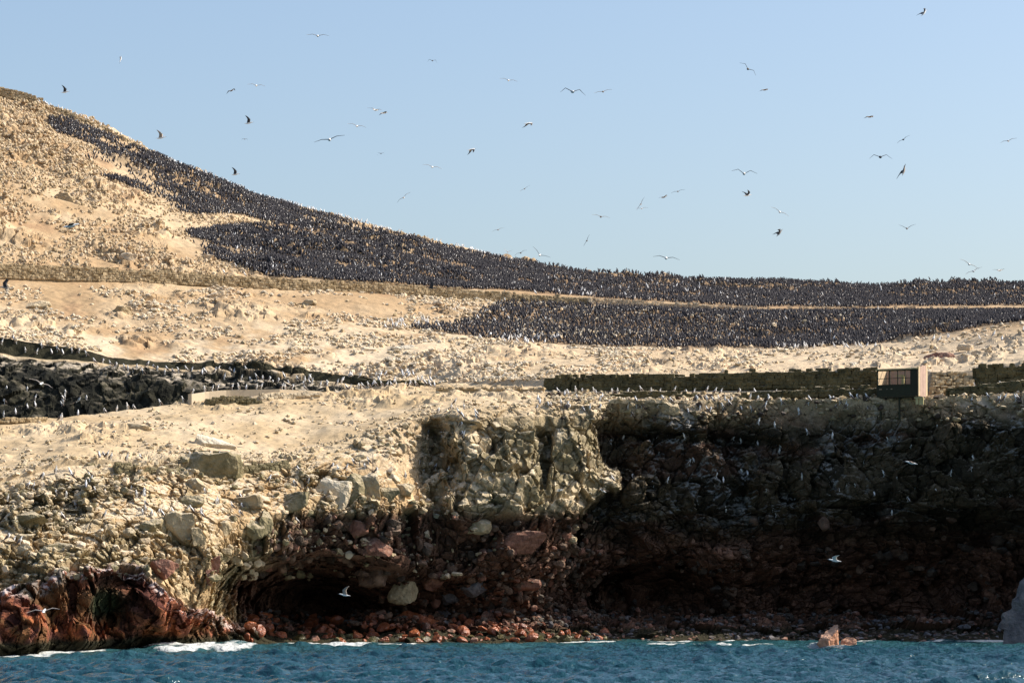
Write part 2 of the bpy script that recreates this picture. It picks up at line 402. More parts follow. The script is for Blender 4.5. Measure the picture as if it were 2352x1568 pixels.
d += m_shade * (.9 * p1 + .9 * np.round(fbm(Gc * [.35, .35, 1.2], 3.2, 3, 59) * 3) / 2)
d *= 1 - .75 * m_scree
ramp = np.clip((np.arange(cs.start, NR) - (rc - 14)) / 60.0, 0, 1)[:, None]
shore_f = 1 - .8 * sm(Yc, 1425, 1470) * sm(Xc, 540, 620)
ledge = np.where(Xc > 1380, .65 + .35 * sm(Yc, 925, 960), 1)
D[cs] = D[cs] * (1 - ramp) + d * ramp * shore_f * ledge
D[cs] += .12 * fbm(Gc, .5, 2, 66) * ramp
ND = Nn.copy(); out_dir = np.array([.12, -1, .25]) / math.sqrt(1.077)
kk = np.clip((np.arange(NR) - rc) / 40.0, 0, .8)[:, None, None]
ND = ND * (1 - kk) + out_dir * kk; ND /= np.linalg.norm(ND, axis=-1)[..., None]
DISP = D[..., None] * ND
G2 = G + DISP
N2 = grid_normals(G2)
if N2[NR // 3, NC // 2, 2] < 0: N2 = -N2
PX, PY = proj(G2)

# --- colour of the ground: earth, dust, droppings, red rock at the foot, weed at the tide line, painted-in shade
def col(*c): return np.array(c, float)
colr = np.zeros((NR, NC, 3))
n_a = fbm(G2, 30, 4, 201); n_b = fbm(G2, 6, 4, 205); n_c = fbm(G2, 1.6, 3, 209)
hill = mix(mix(np.broadcast_to(col(.40, .275, .155), colr.shape), col(.52, .395, .25), sm(n_a + .5 * n_b, -.15, .35)), col(.34, .21, .12), sm(-n_b, .25, .6) * .6)
creamy = sm(PY0, 690, 800) * sm(-PX0, -1500, -900)
hill = mix(hill, col(.58, .465, .32), creamy * sm(n_b + n_c * .4, -.45, .2))
rightsand = sm(PY0, 735, 800) * sm(PX0, 1200, 2000)
hill = mix(hill, col(.56, .445, .305), rightsand * .85)
plat = mix(np.broadcast_to(col(.46, .34, .20), colr.shape), col(.55, .43, .28), sm(n_b, -.3, .4))
isplat = (rowseg >= 8)[:, None] & np.ones(NC, bool)[None]
colr[:] = np.where(isplat[..., None], plat, hill)
from_poly = lambda pts: np.array(pts, float)
def inpoly(x, y, poly):
    c = np.zeros(x.shape, bool); n = len(poly); j = n - 1
    for i in range(n):
        xi, yi = poly[i]; xj, yj = poly[j]
        c ^= ((yi > y) != (yj > y)) & (x < (xj - xi) * (y - yi) / (yj - yi + 1e-12) + xi); j = i
    return c
upper = from_poly([(105, 272), (150, 272), (250, 310), (330, 345), (420, 378), (470, 400), (560, 430), (620, 452), (720, 486), (820, 515), (950, 545), (1060, 575), (1130, 590), (1180, 596), (1300, 612), (1500, 628), (1700, 634), (2800, 600),
                   (2800, 703), (2100, 704), (1760, 706), (1620, 697), (1400, 684), (1200, 668), (1000, 660), (800, 648), (640, 638), (560, 615), (470, 590), (450, 560), (430, 530), (500, 520), (640, 515), (560, 495), (420, 490), (380, 462), (330, 440), (230, 405), (300, 400), (190, 360), (225, 340), (120, 305)])
lower = from_poly([(930, 752), (1080, 735), (1115, 712), (1160, 690), (1300, 692), (1500, 702), (1760, 716), (2100, 712), (2800, 712), (2800, 668), (2500, 706), (2352, 735), (2200, 760), (2000, 788), (1850, 800), (1600, 798), (1400, 795), (1250, 785), (1120, 776), (980, 760)])
_wx = PX + 14 * fbm(G2, 9, 3, 600); _wy = PY + 7 * fbm(G2, 6, 3, 604)
_soil = (inpoly(_wx, _wy, upper) | inpoly(_wx, _wy, lower)) & (rowseg < 7)[:, None]
colr = mix(colr, np.broadcast_to(col(.23, .155, .095), colr.shape), _soil * np.where(PX > 950, .85, .35))
# cove wall colours, near black: the cove's shade is put into them
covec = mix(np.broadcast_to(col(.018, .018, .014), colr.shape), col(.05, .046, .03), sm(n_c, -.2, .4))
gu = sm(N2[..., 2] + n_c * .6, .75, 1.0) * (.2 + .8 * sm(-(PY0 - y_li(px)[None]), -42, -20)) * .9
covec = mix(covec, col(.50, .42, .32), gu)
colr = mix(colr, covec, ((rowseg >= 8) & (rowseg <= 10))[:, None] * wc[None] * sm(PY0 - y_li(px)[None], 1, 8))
colr = mix(colr, np.broadcast_to(col(.07, .065, .04), colr.shape) * .6, (rowseg == 7)[:, None] * wc[None])  # band under the cove edge: its shade is painted in
# cliff colours
Zc = G2[cs][..., 2]; Ncz = N2[cs][..., 2]; nb, nc = n_b[cs], n_c[cs]
earth = mix(np.broadcast_to(col(.42, .285, .15), Gc.shape), col(.56, .42, .25), sm(nb, -.3, .4))
olive = mix(np.broadcast_to(col(.11, .095, .05), Gc.shape), col(.38, .31, .185), i2)
butt = mix(np.broadcast_to(col(.24, .195, .115), Gc.shape), col(.48, .385, .25), sm(nb + i2 - .5, -.3, .5))
brown = mix(np.broadcast_to(col(.04, .024, .018), Gc.shape), col(.20, .105, .068), i3 * .6 + i2 * .4)
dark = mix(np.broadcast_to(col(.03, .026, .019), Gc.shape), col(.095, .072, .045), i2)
redc = mix(np.broadcast_to(col(.10, .038, .028), Gc.shape), col(.30, .11, .06), sm(nb + i3 - .5, -.3, .5))
redc = mix(redc, np.broadcast_to(col(.42, .135, .05), Gc.shape), sm(-Zc + nb * 3, -5.5, -3.5) * sm(nc, -.1, .3) * .8)
cc = mix(earth, olive, m_out * (.2 + .65 * sm(i2 + .5 * nb, .2, .5)))
cc = mix(cc, olive * .55, sm(-Xc, -250, -190) * sm(-Yc, -1225, -1190) * sm(Yc, 1085, 1110) * m_out)
cc = mix(cc, butt, m_butt)
cc = mix(cc, np.broadcast_to(col(.50, .37, .23), Gc.shape), m_scree)
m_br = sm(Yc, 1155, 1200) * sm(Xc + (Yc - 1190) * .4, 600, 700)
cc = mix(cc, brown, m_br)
cc = mix(cc, dark, m_shade * sm(Yc + 12 * nb, 912, 930))  # rock darkened past the shadow edge: shade put into the colour
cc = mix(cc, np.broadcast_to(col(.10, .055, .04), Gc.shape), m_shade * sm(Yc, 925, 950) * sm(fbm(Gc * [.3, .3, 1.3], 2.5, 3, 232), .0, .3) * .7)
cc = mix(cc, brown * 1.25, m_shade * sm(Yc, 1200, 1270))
cc = mix(cc, brown, sm(CAVE[cs], .12, .4))  # cave interior darkened to paint in its shade
cc = mix(cc, redc, m_head)
hz = m_head * sm(-Zc - nb, -11, -8.2)
cc = mix(cc, np.broadcast_to(col(.62, .50, .45), Gc.shape), m_head * sm(yh[cs] + 26 + 14 * nb - Yc, -10, 10) * sm(nc + Ncz, .0, .4) * .9)
cc = mix(cc, np.broadcast_to(col(.035, .04, .02), Gc.shape), m_head * np.maximum(bump(Xc, Yc, 240, 1385, 55, 45) * 1.2, sm(n_c[cs] + nb, .1, .3) * .7).clip(0, 1))  # headland recess shade put into the colour, with random black-green blotches
# droppings on ledges
g1 = sm(Ncz + nc * .5, .62, .85) * sm(Zc, 8, 12)
cc = mix(cc, np.broadcast_to(col(.64, .54, .39), Gc.shape), g1 * (.8 - .6 * m_shade * sm(Yc, 912, 930)) * (1 - m_br * .85) * (1 - .8 * m_head))  # droppings weakened in the shaded zone, to deepen the painted shade
st = fbm(Gc * [1, 1, .6], .8, 3, 230) + .5 * sm(Ncz, -.1, .6) - .2
cc = mix(cc, np.broadcast_to(col(.30, .30, .29), Gc.shape), m_shade * sm(st, .1, .3) * sm(n_b[cs] + n_a[cs], .0, .35) * sm(Zc, 11, 16) * .75)
cc = mix(cc, np.broadcast_to(col(.04, .035, .02), Gc.shape), sm(-Zc - nb * .6, -1.7, -.9))
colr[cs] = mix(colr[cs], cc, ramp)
del cc

quad = lambda nr, nc: (lambda i: np.stack([i, i + 1, i + nc + 1, i + nc], -1).reshape(-1, 4))((np.arange(nr - 1)[:, None] * nc + np.arange(nc - 1)[None]))
def sheet(name, a, b, m):
    me = mesh_from(name, G2[a:b], quad(b - a, NC)[:, ::-1], m, colr[a:b])
    o = obj(name, me); tag(o, kind='structure'); return o
r_ms = int(np.argmax(rowseg >= 7))
sheet('hill', 0, r_ms + 1, M['sand'])
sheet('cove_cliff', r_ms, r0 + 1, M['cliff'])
sheet('plateau', r0, rc + 1, M['sand'])
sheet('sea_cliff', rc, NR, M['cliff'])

# ------------------------------------------------------------------ finding places on the surface
cell_w = (np.linalg.norm(np.gradient(G2, axis=0), axis=-1) * np.linalg.norm(np.gradient(G2, axis=1), axis=-1))
vis_row = (np.arange(NR) >= int(np.argmax(rowseg >= 3)))[:, None]
bkt = {}
_pi = (PX / 12).astype(int); _pj = (PY / 12).astype(int)
_ok = np.broadcast_to(vis_row, PX.shape)
order = np.where(_ok.ravel())[0]
key = (_pi.ravel()[order] + 1000) * 10000 + _pj.ravel()[order] + 1000
srt = np.argsort(key, kind='stable'); keys = key[srt]; idxs = order[srt]
Gf = G2.reshape(-1, 3); Nf = N2.reshape(-1, 3); PXf = PX.ravel(); PYf = PY.ravel()
def near(x, y, rad=6, flat=True):
    """surface vertex near picture place (x, y): nearest to the eye, optionally the flattest within rad"""
    out = []
    for i in range(int((x - rad) / 12), int((x + rad) / 12) + 1):
        for j in range(int((y - rad) / 12), int((y + rad) / 12) + 1):
            kk = (i + 1000) * 10000 + j + 1000
            a, b = np.searchsorted(keys, kk), np.searchsorted(keys, kk, 'right')
            out.append(idxs[a:b])
    c = np.concatenate(out) if out else np.array([], int)
    if len(c): c = c[(np.abs(PXf[c] - x) < rad) & (np.abs(PYf[c] - y) < rad)]
    if not len(c):
        if rad > 60: return None
        return near(x, y, rad * 2, flat)
    Yn = Gf[c, 1]; c = c[Yn < Yn.min() + 6]
    if flat:
        s = Nf[c, 2] - ((PXf[c] - x) ** 2 + (PYf[c] - y) ** 2) / rad ** 2 * .5
        return int(c[np.argmax(s)])
    return int(c[np.argmin((PXf[c] - x) ** 2 + (PYf[c] - y) ** 2)])

# ------------------------------------------------------------------ rocks
def ico(sub):
    import bmesh
    bm = bmesh.new(); bmesh.ops.create_icosphere(bm, subdivisions=sub, radius=1)
    bm.verts.ensure_lookup_table()
    v = np.array([x.co[:] for x in bm.verts]); f = np.array([[y.index for y in x.verts] for x in bm.faces]); bm.free()
    return v, f
ICO = {s: ico(s) for s in (1, 2, 3, 4, 6)}
def rock_shape(sub, seed, cuts=8, block=.0, rough=.1):
    r = np.random.default_rng(seed); v, f = ICO[sub]; v = v.copy()
    if block:
        m = np.max(np.abs(v), axis=1, keepdims=True); v = v * (1 - block) + v / m * block * .8
    for _ in range(cuts):
        n = r.normal(size=3); n /= np.linalg.norm(n); h = r.uniform(.38, .78)
        dd = v @ n - h; v = v - np.where(dd > 0, dd, 0)[:, None] * n * .95
    nn = fbm(v * 1.0 + seed, .7, 3, seed)
    v = v * (1 + rough * nn[:, None])
    return v, f
SMALL = [rock_shape(1, 300 + i, 5) for i in range(6)]
MID = [rock_shape(2, 320 + i, 9, .35) for i in range(8)]

def scatter_rocks(name, mask, count, smin, smax, mats, label, sub=SMALL, power=2.8, sink=.7, flatz=.7):
    w = (cell_w * mask).ravel(); cdf = np.cumsum(w); cdf /= cdf[-1]
    ids = np.searchsorted(cdf, rng.random(count))
    jit = rng.uniform(-.25, .25, (count, 3)) * [1, 1, 0]
    pos = Gf[ids] + jit
    s = smin + (smax - smin) * rng.random(count) ** power
    V, Fc, MI, off = [], [], [], 0
    for k, (pv, pf) in enumerate(sub):
        sel = np.where(np.arange(count) % len(sub) == k)[0]
        sc = s[sel][:, None] * rng.uniform(.7, 1.3, (len(sel), 3)) * [1, 1, flatz]
        loc = pos[sel] + np.stack([0 * sel, 0 * sel, sc[:, 2] * (1 - sink) * .6], -1)
        v, f = batch(pv, pf, loc, sc, rotz(rng.uniform(0, 6.28, len(sel))))
        V.append(v); Fc.append(f + off); off += len(v)
        MI.append(np.repeat(rng.integers(0, len(mats), len(sel)), len(pf)))
    o = obj(name, mesh_from(name, np.concatenate(V), np.concatenate(Fc), mats, mi=np.concatenate(MI)))
    tag(o, label, 'stones', kind='stuff'); return o

vis = vis_row & (PX > -250) & (PX < 2600)
clump = fbm(G2, 7, 4, 400); clump2 = fbm(G2, 2.5, 3, 404)
m_hl = vis & (rowseg[:, None] == 3)
dens_hl = m_hl * ~inpoly(PX, PY, upper) * sm(clump + .4 * clump2, -.28, .2) * (1.0 - sm(PX, 900, 1100)) * (.35 + .65 * sm(-PY, -470, -330)) 
scatter_rocks('hillside_rubble', dens_hl, 30000, .07, .40, [M['sandstone'], M['wallstone'], M['sandstone'], M['cream']], 'pale stones strewn thickly over the upper left hillside', flatz=1.1)
dens_ms = vis & ((rowseg[:, None] == 5) | (rowseg[:, None] == 6))
dm = dens_ms * sm(clump + .5 * clump2, -.2, .3) * np.where(PX > 1500, .25, 1)
scatter_rocks('slope_rubble', dm, 26000, .06, .5, [M['cream'], M['pale'], M['wallstone'], M['cream']], 'cream rubble scattered over the slope below the long stone wall', power=3)
dp = vis & (rowseg[:, None] == SEG_CREST)
scatter_rocks('plateau_rubble', dp * (.15 + sm(clump + .5 * clump2, .0, .35) + 1.2 * sm(PY0 - np.interp(PX0, xs, rows[0][0]), -26, 0)), 5200, .07, .42, [M['cream'], M['wallstone'], M['tan']], 'small stones lying on the sandy plateau above the cliff', power=3.2)
m_outf = np.zeros((NR, NC)); m_outf[cs] = m_out
dc = vis & (rowseg[:, None] >= SEG_RIM) & (PY < 1330) & (PX < 1380) & (N2[..., 2] > .1) & ~((PX > 1040) & (PY > 950) & (PY < 1170))
scatter_rocks('cliff_rubble', dc * (1.0 * (PX < 1050) + .1) * np.where(PY > 1180, .5, 1) * (.3 + m_outf), 4200, .07, .6, [M['tan'], M['olive'], M['cream'], M['tan']], 'loose stones lodged on the ledges of the sunlit cliff', sub=MID, power=3, sink=.6, flatz=.85)
dd = vis & (rowseg[:, None] >= SEG_RIM) & (PY > 1180) & (PY < 1430) & (PX > 590) & (CAVE < .3)
scatter_rocks('overhang_rubble', dd * sm(clump + .6 * clump2, -.4, .3) * (PX < 1390), 2000, .06, .8, [M['brownst'], M['dark'], M['brownst'], M['dark'], M['red'], M['brownst']], 'brown and pink stones stuck in the cliff above the sea caves', sub=MID, power=3.8, sink=1.2, flatz=.9)
scatter_rocks('shaded_rubble', dd * sm(clump + .6 * clump2, -.3, .4) * (PX >= 1390), 600, .06, 1.1, [M['dark'], M['brownst'], M['dark']], 'dark stones embedded in the lower part of the shaded cliff', sub=MID, power=3.5, sink=1.4, flatz=.8)  # only dark materials here, so stone colour carries the cliff's shade
dl = vis & ((rowseg[:, None] == 12) | (rowseg[:, None] == 13)) & (PX > 1250) & (PY > 885) & (PY < 965)
scatter_rocks('ledge_rubble', dl * 1.0, 2600, .07, .5, [M['tan'], M['wallstone'], M['olive'], M['dark']], 'stones heaped along the ledge below the dark wall', sub=MID, power=2.6, sink=.4)
db = vis & (rowseg[:, None] >= SEG_BEACH - 1) & (PY > 1400) & (PX > 545) & ((PY < 1436) | (PX > 1340))
scatter_rocks('beach_stones', db * 1.0, 4200, .15, .55, [M['dark'], M['grey'], M['dark'], M['red'], M['dark']], 'dark stones covering the beach at the foot of the cliff', sub=MID, power=2)

# named boulders: (x0, x1, y0, y1, material, block, label)
ROCKS = [
    (408, 542, 1046, 1126, 'olive', .75, 'huge square block with a flat top below the plateau rim'),
    (440, 525, 1000, 1042, 'pale', .1, 'pale rounded boulder lying on the sand behind the huge square block'),
    (283, 345, 972, 996, 'wallstone', .3, 'lone heap-shaped rock out on the sandy plateau at left'),
    (137, 226, 1138, 1185, 'pale', .4, 'broad pale cracked slab set in the dark rocks at left'),
    (37, 102, 1176, 1210, 'olive', .3, 'long rounded boulder below the dark rocks near the left edge'),
    (92, 133, 1217, 1235, 'tan', .1, 'low egg-shaped boulder on sand, right one of two'),
    (45, 80, 1223, 1240, 'tan', .1, 'low egg-shaped boulder on sand, left one of two'),
    (37, 70, 1249, 1273, 'tan', .1, 'smooth oval boulder at the left end of the second row'),
    (107, 180, 1246, 1283, 'olive', .4, 'wide rough rock between two smooth boulders above the red headland'),
    (175, 211, 1256, 1284, 'tan', .0, 'smooth grey-tan ball-shaped boulder above the red headland'),
    (285, 308, 1216, 1239, 'tan', .0, 'small perfectly round boulder on the earthy slope'),
    (308, 372, 1189, 1230, 'olive', .4, 'left half of the big split ledge rock on the earthy slope'),
    (368, 446, 1181, 1240, 'tan', .6, 'right half of the big split ledge rock with upright cracks'),
    (347, 406, 1283, 1328, 'red', .1, 'large round brown boulder low on the earthy slope'),
    (295, 348, 1236, 1273, 'olive', .5, 'blocky rock straight below the split ledge rock'),
    (415, 468, 1140, 1173, 'olive', .5, 'jutting rock under the wedge below the square block'),
    (430, 484, 1100, 1138, 'tan', .3, 'wedge-shaped rock leaning against the foot of the square block'),
    (470, 503, 1273, 1313, 'red', .4, 'leaning pinkish slab at the lip left of the sea cave'),
    (472, 492, 1308, 1338, 'red', .3, 'small tilted slab under the leaning pinkish slab'),
    (515, 556, 1262, 1296, 'tan', .4, 'cream rock at the corner above the sea cave'),
    (500, 536, 1198, 1228, 'tan', .4, 'squarish rock halfway down the slope left of the caves'),
    (545, 600, 1130, 1180, 'tan', .3, 'tan boulder left of the wide lumpy rock under the rim'),
    (436, 470, 1215, 1262, 'tan', .5, 'upright rock right of the split ledge rock'),
    (560, 600, 1195, 1235, 'olive', .3, 'rounded boulder in the bend left of the overhang'),
    (718, 795, 1090, 1165, 'pale', .55, 'tall pale pointed slab standing under the rim'),
    (792, 836, 1092, 1160, 'olive', .7, 'dark upright block between the pale pointed slab and its neighbour'),
    (832, 876, 1092, 1157, 'tan', .5, 'tan rock with a hollow, right of the dark upright block'),
    (874, 912, 1119, 1152, 'olive', .3, 'rounded olive rock right of the hollowed rock'),
    (903, 952, 1114, 1144, 'tan', .4, 'flat-topped tan rock sticking out right of the rounded olive rock'),
    (957, 991, 1092, 1124, 'olive', .3, 'knobbly rock standing at the foot of the scree recess'),
    (884, 917, 1088, 1104, 'pale', .2, 'pale flat boulder just above the rounded olive rock'),
    (637, 706, 1125, 1175, 'olive', .4, 'wide lumpy rock left of the pale pointed slab'),
    (588, 622, 1176, 1225, 'olive', .3, 'tall rounded boulder at the left end of the shaded overhang'),
    (799, 840, 1195, 1232, 'red', .2, 'pinkish rock in the middle of the overhang'),
    (750, 802, 1175, 1217, 'brownst', .5, 'big square-faced rock under the pale pointed slab'),
    (1057, 1122, 1180, 1222, 'tan', .4, 'long light rock jutting out below the pale buttress'),
    (997, 1015, 1176, 1190, 'pale', .2, 'small bright stone high in the overhang'),
    (829, 900, 1286, 1340, 'brownst', .4, 'big domed brown boulder hanging right of the left sea cave'),
    (898, 952, 1316, 1378, 'tan', .4, 'sunlit block touching the lower right of the domed boulder'),
    (979, 1030, 1300, 1352, 'red', .4, 'round-faced pink boulder between the caves'),
    (1012, 1055, 1350, 1384, 'grey', .1, 'smooth grey boulder below the round-faced pink one'),
    (1058, 1120, 1330, 1368, 'grey', .3, 'large dim grey boulder right of the smooth grey one'),
    (957, 984, 1370, 1397, 'red', .1, 'round pink boulder above the beach, left one of two'),
    (985, 1008, 1372, 1394, 'red', .1, 'round pink boulder above the beach, right one of two'),
    (1000, 1030, 1397, 1417, 'grey', .1, 'dark purple-grey boulder just behind the red beach'),
    (893, 1008, 1405, 1440, 'wetred', .2, 'long smooth ochre slab sloping down to the red beach'),
    (835, 895, 1234, 1278, 'red', .5, 'pink slab in the overhang above the domed boulder'),
    (1150, 1250, 1222, 1270, 'red', .4, 'long dark red slab below the buttress at the shadow edge'),
    (1181, 1235, 1320, 1352, 'red', .4, 'dim red slab above the middle cave'),
    (2034, 2062, 1038, 1060, 'grey', .2, 'pale grey boulder lodged in the shaded cliff below the hut'),
    (2130, 2190, 812, 838, 'red', .3, 'rust-brown boulder behind the top of the stone steps'),
    (2205, 2240, 790, 806, 'cream', .2, 'white boulder on the sand slope right of the colony'),
    (1515, 1560, 925, 950, 'tan', .2, 'rounded tan boulder on the ledge among the standing seabirds'),
    (478, 520, 668, 692, 'cream', .3, 'cream boulder on the slope under the stone wall, left of the oval one'),
    (690, 725, 690, 706, 'wallstone', .4, 'dark-hollowed flat rock on the slope under the stone wall'),
    (825, 862, 795, 812, 'cream', .2, 'rounded rock on the pale slope near the white seabirds'),
    (900, 945, 790, 808, 'pale', .2, 'pair-like pale rock right of the rounded one on the slope'),
    (255, 300, 705, 730, 'wallstone', .2, 'lumpy outcrop on the slope above the shaded cove'),
    (60, 110, 690, 712, 'wallstone', .3, 'shadowed outcrop on the slope near the left edge'),
    (455, 495, 585, 600, 'cream', .5, 'block with upright teeth just above the stone wall'),
    (235, 270, 578, 604, 'cream', .3, 'left boulder of the row resting above the stone wall'),
    (280, 315, 582, 606, 'cream', .3, 'right boulder of the row resting above the stone wall'),
    (130, 170, 445, 472, 'wallstone', .3, 'shaded rock knob halfway up the left hillside'),
]
for n, (x0, x1, y0, y1, mk, blk, lab) in enumerate(ROCKS):
    cx, cy = (x0 + x1) / 2, (y0 + y1) / 2
    i = near(cx, cy, 8, False)
    if i is None: continue
    Y = Gf[i, 1]; s = Y / F * K * 1.0
    w, h = (x1 - x0) / 2 * s * 1.12, (y1 - y0) / 2 * s * 1.12
    v, f = rock_shape(4 if x1 - x0 > 30 else 3, 500 + n, 5 if blk > .65 else 9, blk, .16)
    dpt = (w * .5 + h * .5) * (.8 if cy > 900 else .7)
    c = unp(cx, cy, Y + dpt * (.55 if mk == 'dark' else .3 if cy > 1180 and cx > 600 else .05))
    a = rotz(np.array([random.uniform(-.5, .5)]))[0]
    v = (v * 1.25) @ a.T * [w, dpt, h]
    nn_ = fbm(v + c, .9, 3, 900 + n); v = v * (1 + .13 * nn_[:, None])
    v = v + .10 * fbm(v + c, .35, 2, 950 + n)[:, None] * v / (np.linalg.norm(v, axis=1)[:, None] + .01)
    o = obj('boulder', mesh_from('boulder', v, f, M[mk])); o.location = c
    tag(o, lab, 'boulder')

# countable red boulders of the beach
SH_P = [mesh_from('shore boulder shape', *rock_shape(3, 700 + k, 8, .25, .12), M[m]) for k, m in enumerate(['wetred'] * 9 + ['weed'] * 3 + ['red'] * 2)]
sel = []
for k in range(1600):
    x = random.uniform(566, 1400); t = random.random()
    y = 1416 + t * 56 if x < 1150 else 1432 + t * 38
    if x > 1250 and t < .5: continue
    sel.append((y, x))
kept = []
for y, x in sorted(sel, key=lambda q: random.random()):
    r = random.choice([7, 9, 11, 13, 16, 20]) * (1.0 if x < 1250 else .8)
    if all(abs(x - a) > (r + c) * .62 or abs(y - b) > (r + c) * .40 for b, a, c in kept): kept.append((y, x, r))
    if len(kept) >= 245: break
kept.sort(key=lambda q: q[0])
for (y, x, r) in kept:
    i_ = near(x, y, 6, False); Yb = float(Gf[i_, 1]) if i_ is not None else float(Y_sh(x))
    s = r * Yb / F * K * 1.15; Yb -= s * .45
    zz = H - (y * K - V0) / F * Yb
    low = zz < .6
    me = SH_P[random.choice([9, 10, 11, 0, 1, 2])] if low and random.random() < .6 else SH_P[random.choice([0, 1, 2, 3, 4, 5, 6, 7, 8, 12, 13])]
    o = obj('shore_boulder', me)
    o.location = ((x * K - 512) / F * Yb, Yb, zz); o.scale = (s * random.uniform(.85, 1.2), s, s * random.uniform(.65, 1.0))
    o.rotation_euler = (random.uniform(-.4, .4), random.uniform(-.4, .4), random.uniform(0, 6.28))
    part_ = 'below the left sea cave' if x < 760 else 'in the middle of the sunlit beach' if x < 1010 else 'towards the shadowed end of the beach'
    tag(o, ('weedy dark boulder at the water line ' if me in SH_P[9:12] else 'wet red boulder ') + part_, 'boulder', 'boulders along the sunlit beach')

# sea rocks
def big_rock(name, x0, x1, y0, y1, Y, mat, lab, blk=.3, seed=1, cat='rock', sub=4, extra=None, dep=.8):
    c = unp((x0 + x1) / 2, (y0 + y1) / 2, Y); s = Y / F * K
    v, f = rock_shape(sub, seed, 12, blk, .2)
    v = v * 1.15
    if extra: v = extra(v)
    v = v * [(x1 - x0) / 2 * s, (x1 - x0) / 2 * s * dep, (y1 - y0) / 2 * s]
    v = v * (1 + .12 * fbm(v + c, 1.2, 4, seed)[:, None])
    wk = worley(v + c, 1.6 if x1 - x0 > 100 else .5, seed + 7)
    v = v + (v / (np.linalg.norm(v, axis=1)[:, None] + .01)) * (.45 if x1 - x0 > 100 else .12) * wk[0][:, None]
    o = obj(name, mesh_from(name, v, f, M[mat])); o.location = c; tag(o, lab, cat); return o
M['islet'] = mat_rock('sunlit islet rock', (.36, .17, .10), (.55, .30, .19), (.62, .42, .3), .5)
pt = lambda v: np.stack([v[:, 0] * (1 - .3 * np.clip(v[:, 2], -1, 1)) + .1 * v[:, 2], v[:, 1] * (1 - .4 * np.clip(v[:, 2], -1, 1)), v[:, 2]], -1)
big_rock('islet_rock', 1872, 1944, 1428, 1530, 281, 'islet', 'pointed orange rock rising from the sea off the shaded cliff', .2, 41, extra=pt)
big_rock('islet_rock', 1922, 1968, 1464, 1502, 282, 'islet', 'low orange rock awash at the right foot of the pointed rock', .2, 43)
big_rock('sea_stack', 2276, 2570, 1120, 1640, 297, 'grey', 'tall grey rock wall standing in the water at the right edge', .35, 44, sub=6, dep=.5, extra=lambda v: np.stack([v[:, 0] + .18 * v[:, 2] ** 2, v[:, 1], v[:, 2]], -1))

# ------------------------------------------------------------------ dry stone walls
def cube_stone():
    g = np.array([(x, y, z) for x in (-1, 0, 1) for y in (-1, 0, 1) for z in (-1, 0, 1)], float)
    idx = {tuple(p): i for i, p in enumerate(g.astype(int).tolist() and [tuple(q) for q in g.astype(int)])}
    fs = []
    for ax in range(3):
        for s in (-1, 1):
            o1, o2 = [a for a in range(3) if a != ax]
            for a in (-1, 0):
                for b in (-1, 0):
                    q = []
                    for (da, db_) in ((0, 0), (1, 0), (1, 1), (0, 1)):
                        p = [0, 0, 0]; p[ax] = s; p[o1] = a + da; p[o2] = b + db_; q.append(idx[tuple(p)])
                    if (s == 1) == (ax == 1): q = q[::-1]
                    fs.append(q)
    v = g.copy(); n = np.linalg.norm(v, axis=1, keepdims=True); n[n == 0] = 1
    v = v * .62 + v / n * .42
    return v, np.array(fs)
CUBE = cube_stone()
def stone_wall(name, path, heights, thick, stone, mat, label, cat='stone wall', seed=1, jag=.42, lie_top=None):
    """path: world base points (n,3); heights (n,) metres; one mesh of laid stones round a core"""
    r = np.random.default_rng(seed)
    path = np.asarray(path, float); seg = np.linalg.norm(np.diff(path[:, :2], axis=0), axis=1); s = np.concatenate([[0], np.cumsum(seg)])
    at = lambda t: np.stack([np.interp(t, s, path[:, k]) for k in range(3)], -1)
    locs, scl, ang = [], [], []
    L = s[-1]; hmax = max(heights)
    for side in (0, 1):
        z = 0.0
        while z < hmax + stone:
            t = r.uniform(0, stone)
            while t < L:
                ln = stone * r.uniform(.7, 1.9); hh = np.interp(t, s, heights) + r.uniform(-jag, jag) * stone
                if z + stone * .3 < hh:
                    p = at(min(t + ln / 2, L)); q = at(min(t + ln / 2 + .4, L)) - at(max(t + ln / 2 - .4, 0))
                    a = math.atan2(q[1], q[0]); off = thick / 2 * (-1 if side == 0 else 1)
                    locs.append([p[0] - math.sin(a) * off + r.normal() * .04, p[1] + math.cos(a) * off + r.normal() * .05, p[2] + z + stone * .35 + r.normal() * .03])
                    scl.append([ln * .55, stone * .55, stone * .44 * r.uniform(.85, 1.2)]); ang.append(a + r.normal() * .06)
                t += ln
            z += stone * .78
    v, f = batch(CUBE[0], CUBE[1], np.array(locs), np.array(scl), rotz(np.array(ang)))
    v += fbm(v, stone * .6, 2, seed)[:, None] * stone * .12
    # rubble core
    n = max(2, int(L / 2)); ts = np.linspace(0.1, L - .1, n); pp = at(ts); hh = np.interp(ts, s, heights) * .86
    dirs = np.gradient(pp[:, :2], axis=0); dirs /= np.linalg.norm(dirs, axis=1)[:, None]; nx = np.stack([-dirs[:, 1], dirs[:, 0]], -1) * thick * .38
    ring = np.stack([np.column_stack([pp[:, :2] - nx, pp[:, 2] - .5]), np.column_stack([pp[:, :2] - nx, pp[:, 2] + hh]),
                     np.column_stack([pp[:, :2] + nx, pp[:, 2] + hh]), np.column_stack([pp[:, :2] + nx, pp[:, 2] - .5])], 1)
    i = np.arange(n - 1)[:, None] * 4
    cf = np.concatenate([np.concatenate([i + a, i + b, i + b + 4, i + a + 4], 1) for a, b in ((0, 1), (1, 2), (2, 3))] + [np.array([[0, 1, 2, 3]]), np.array([[0, 3, 2, 1]]) + (n - 1) * 4])
    V = np.concatenate([v, ring.reshape(-1, 3)]); Fa = np.concatenate([f, cf + len(v)])
    o = obj(name, mesh_from(name, V, Fa, M[mat])); tag(o, label, cat); return o

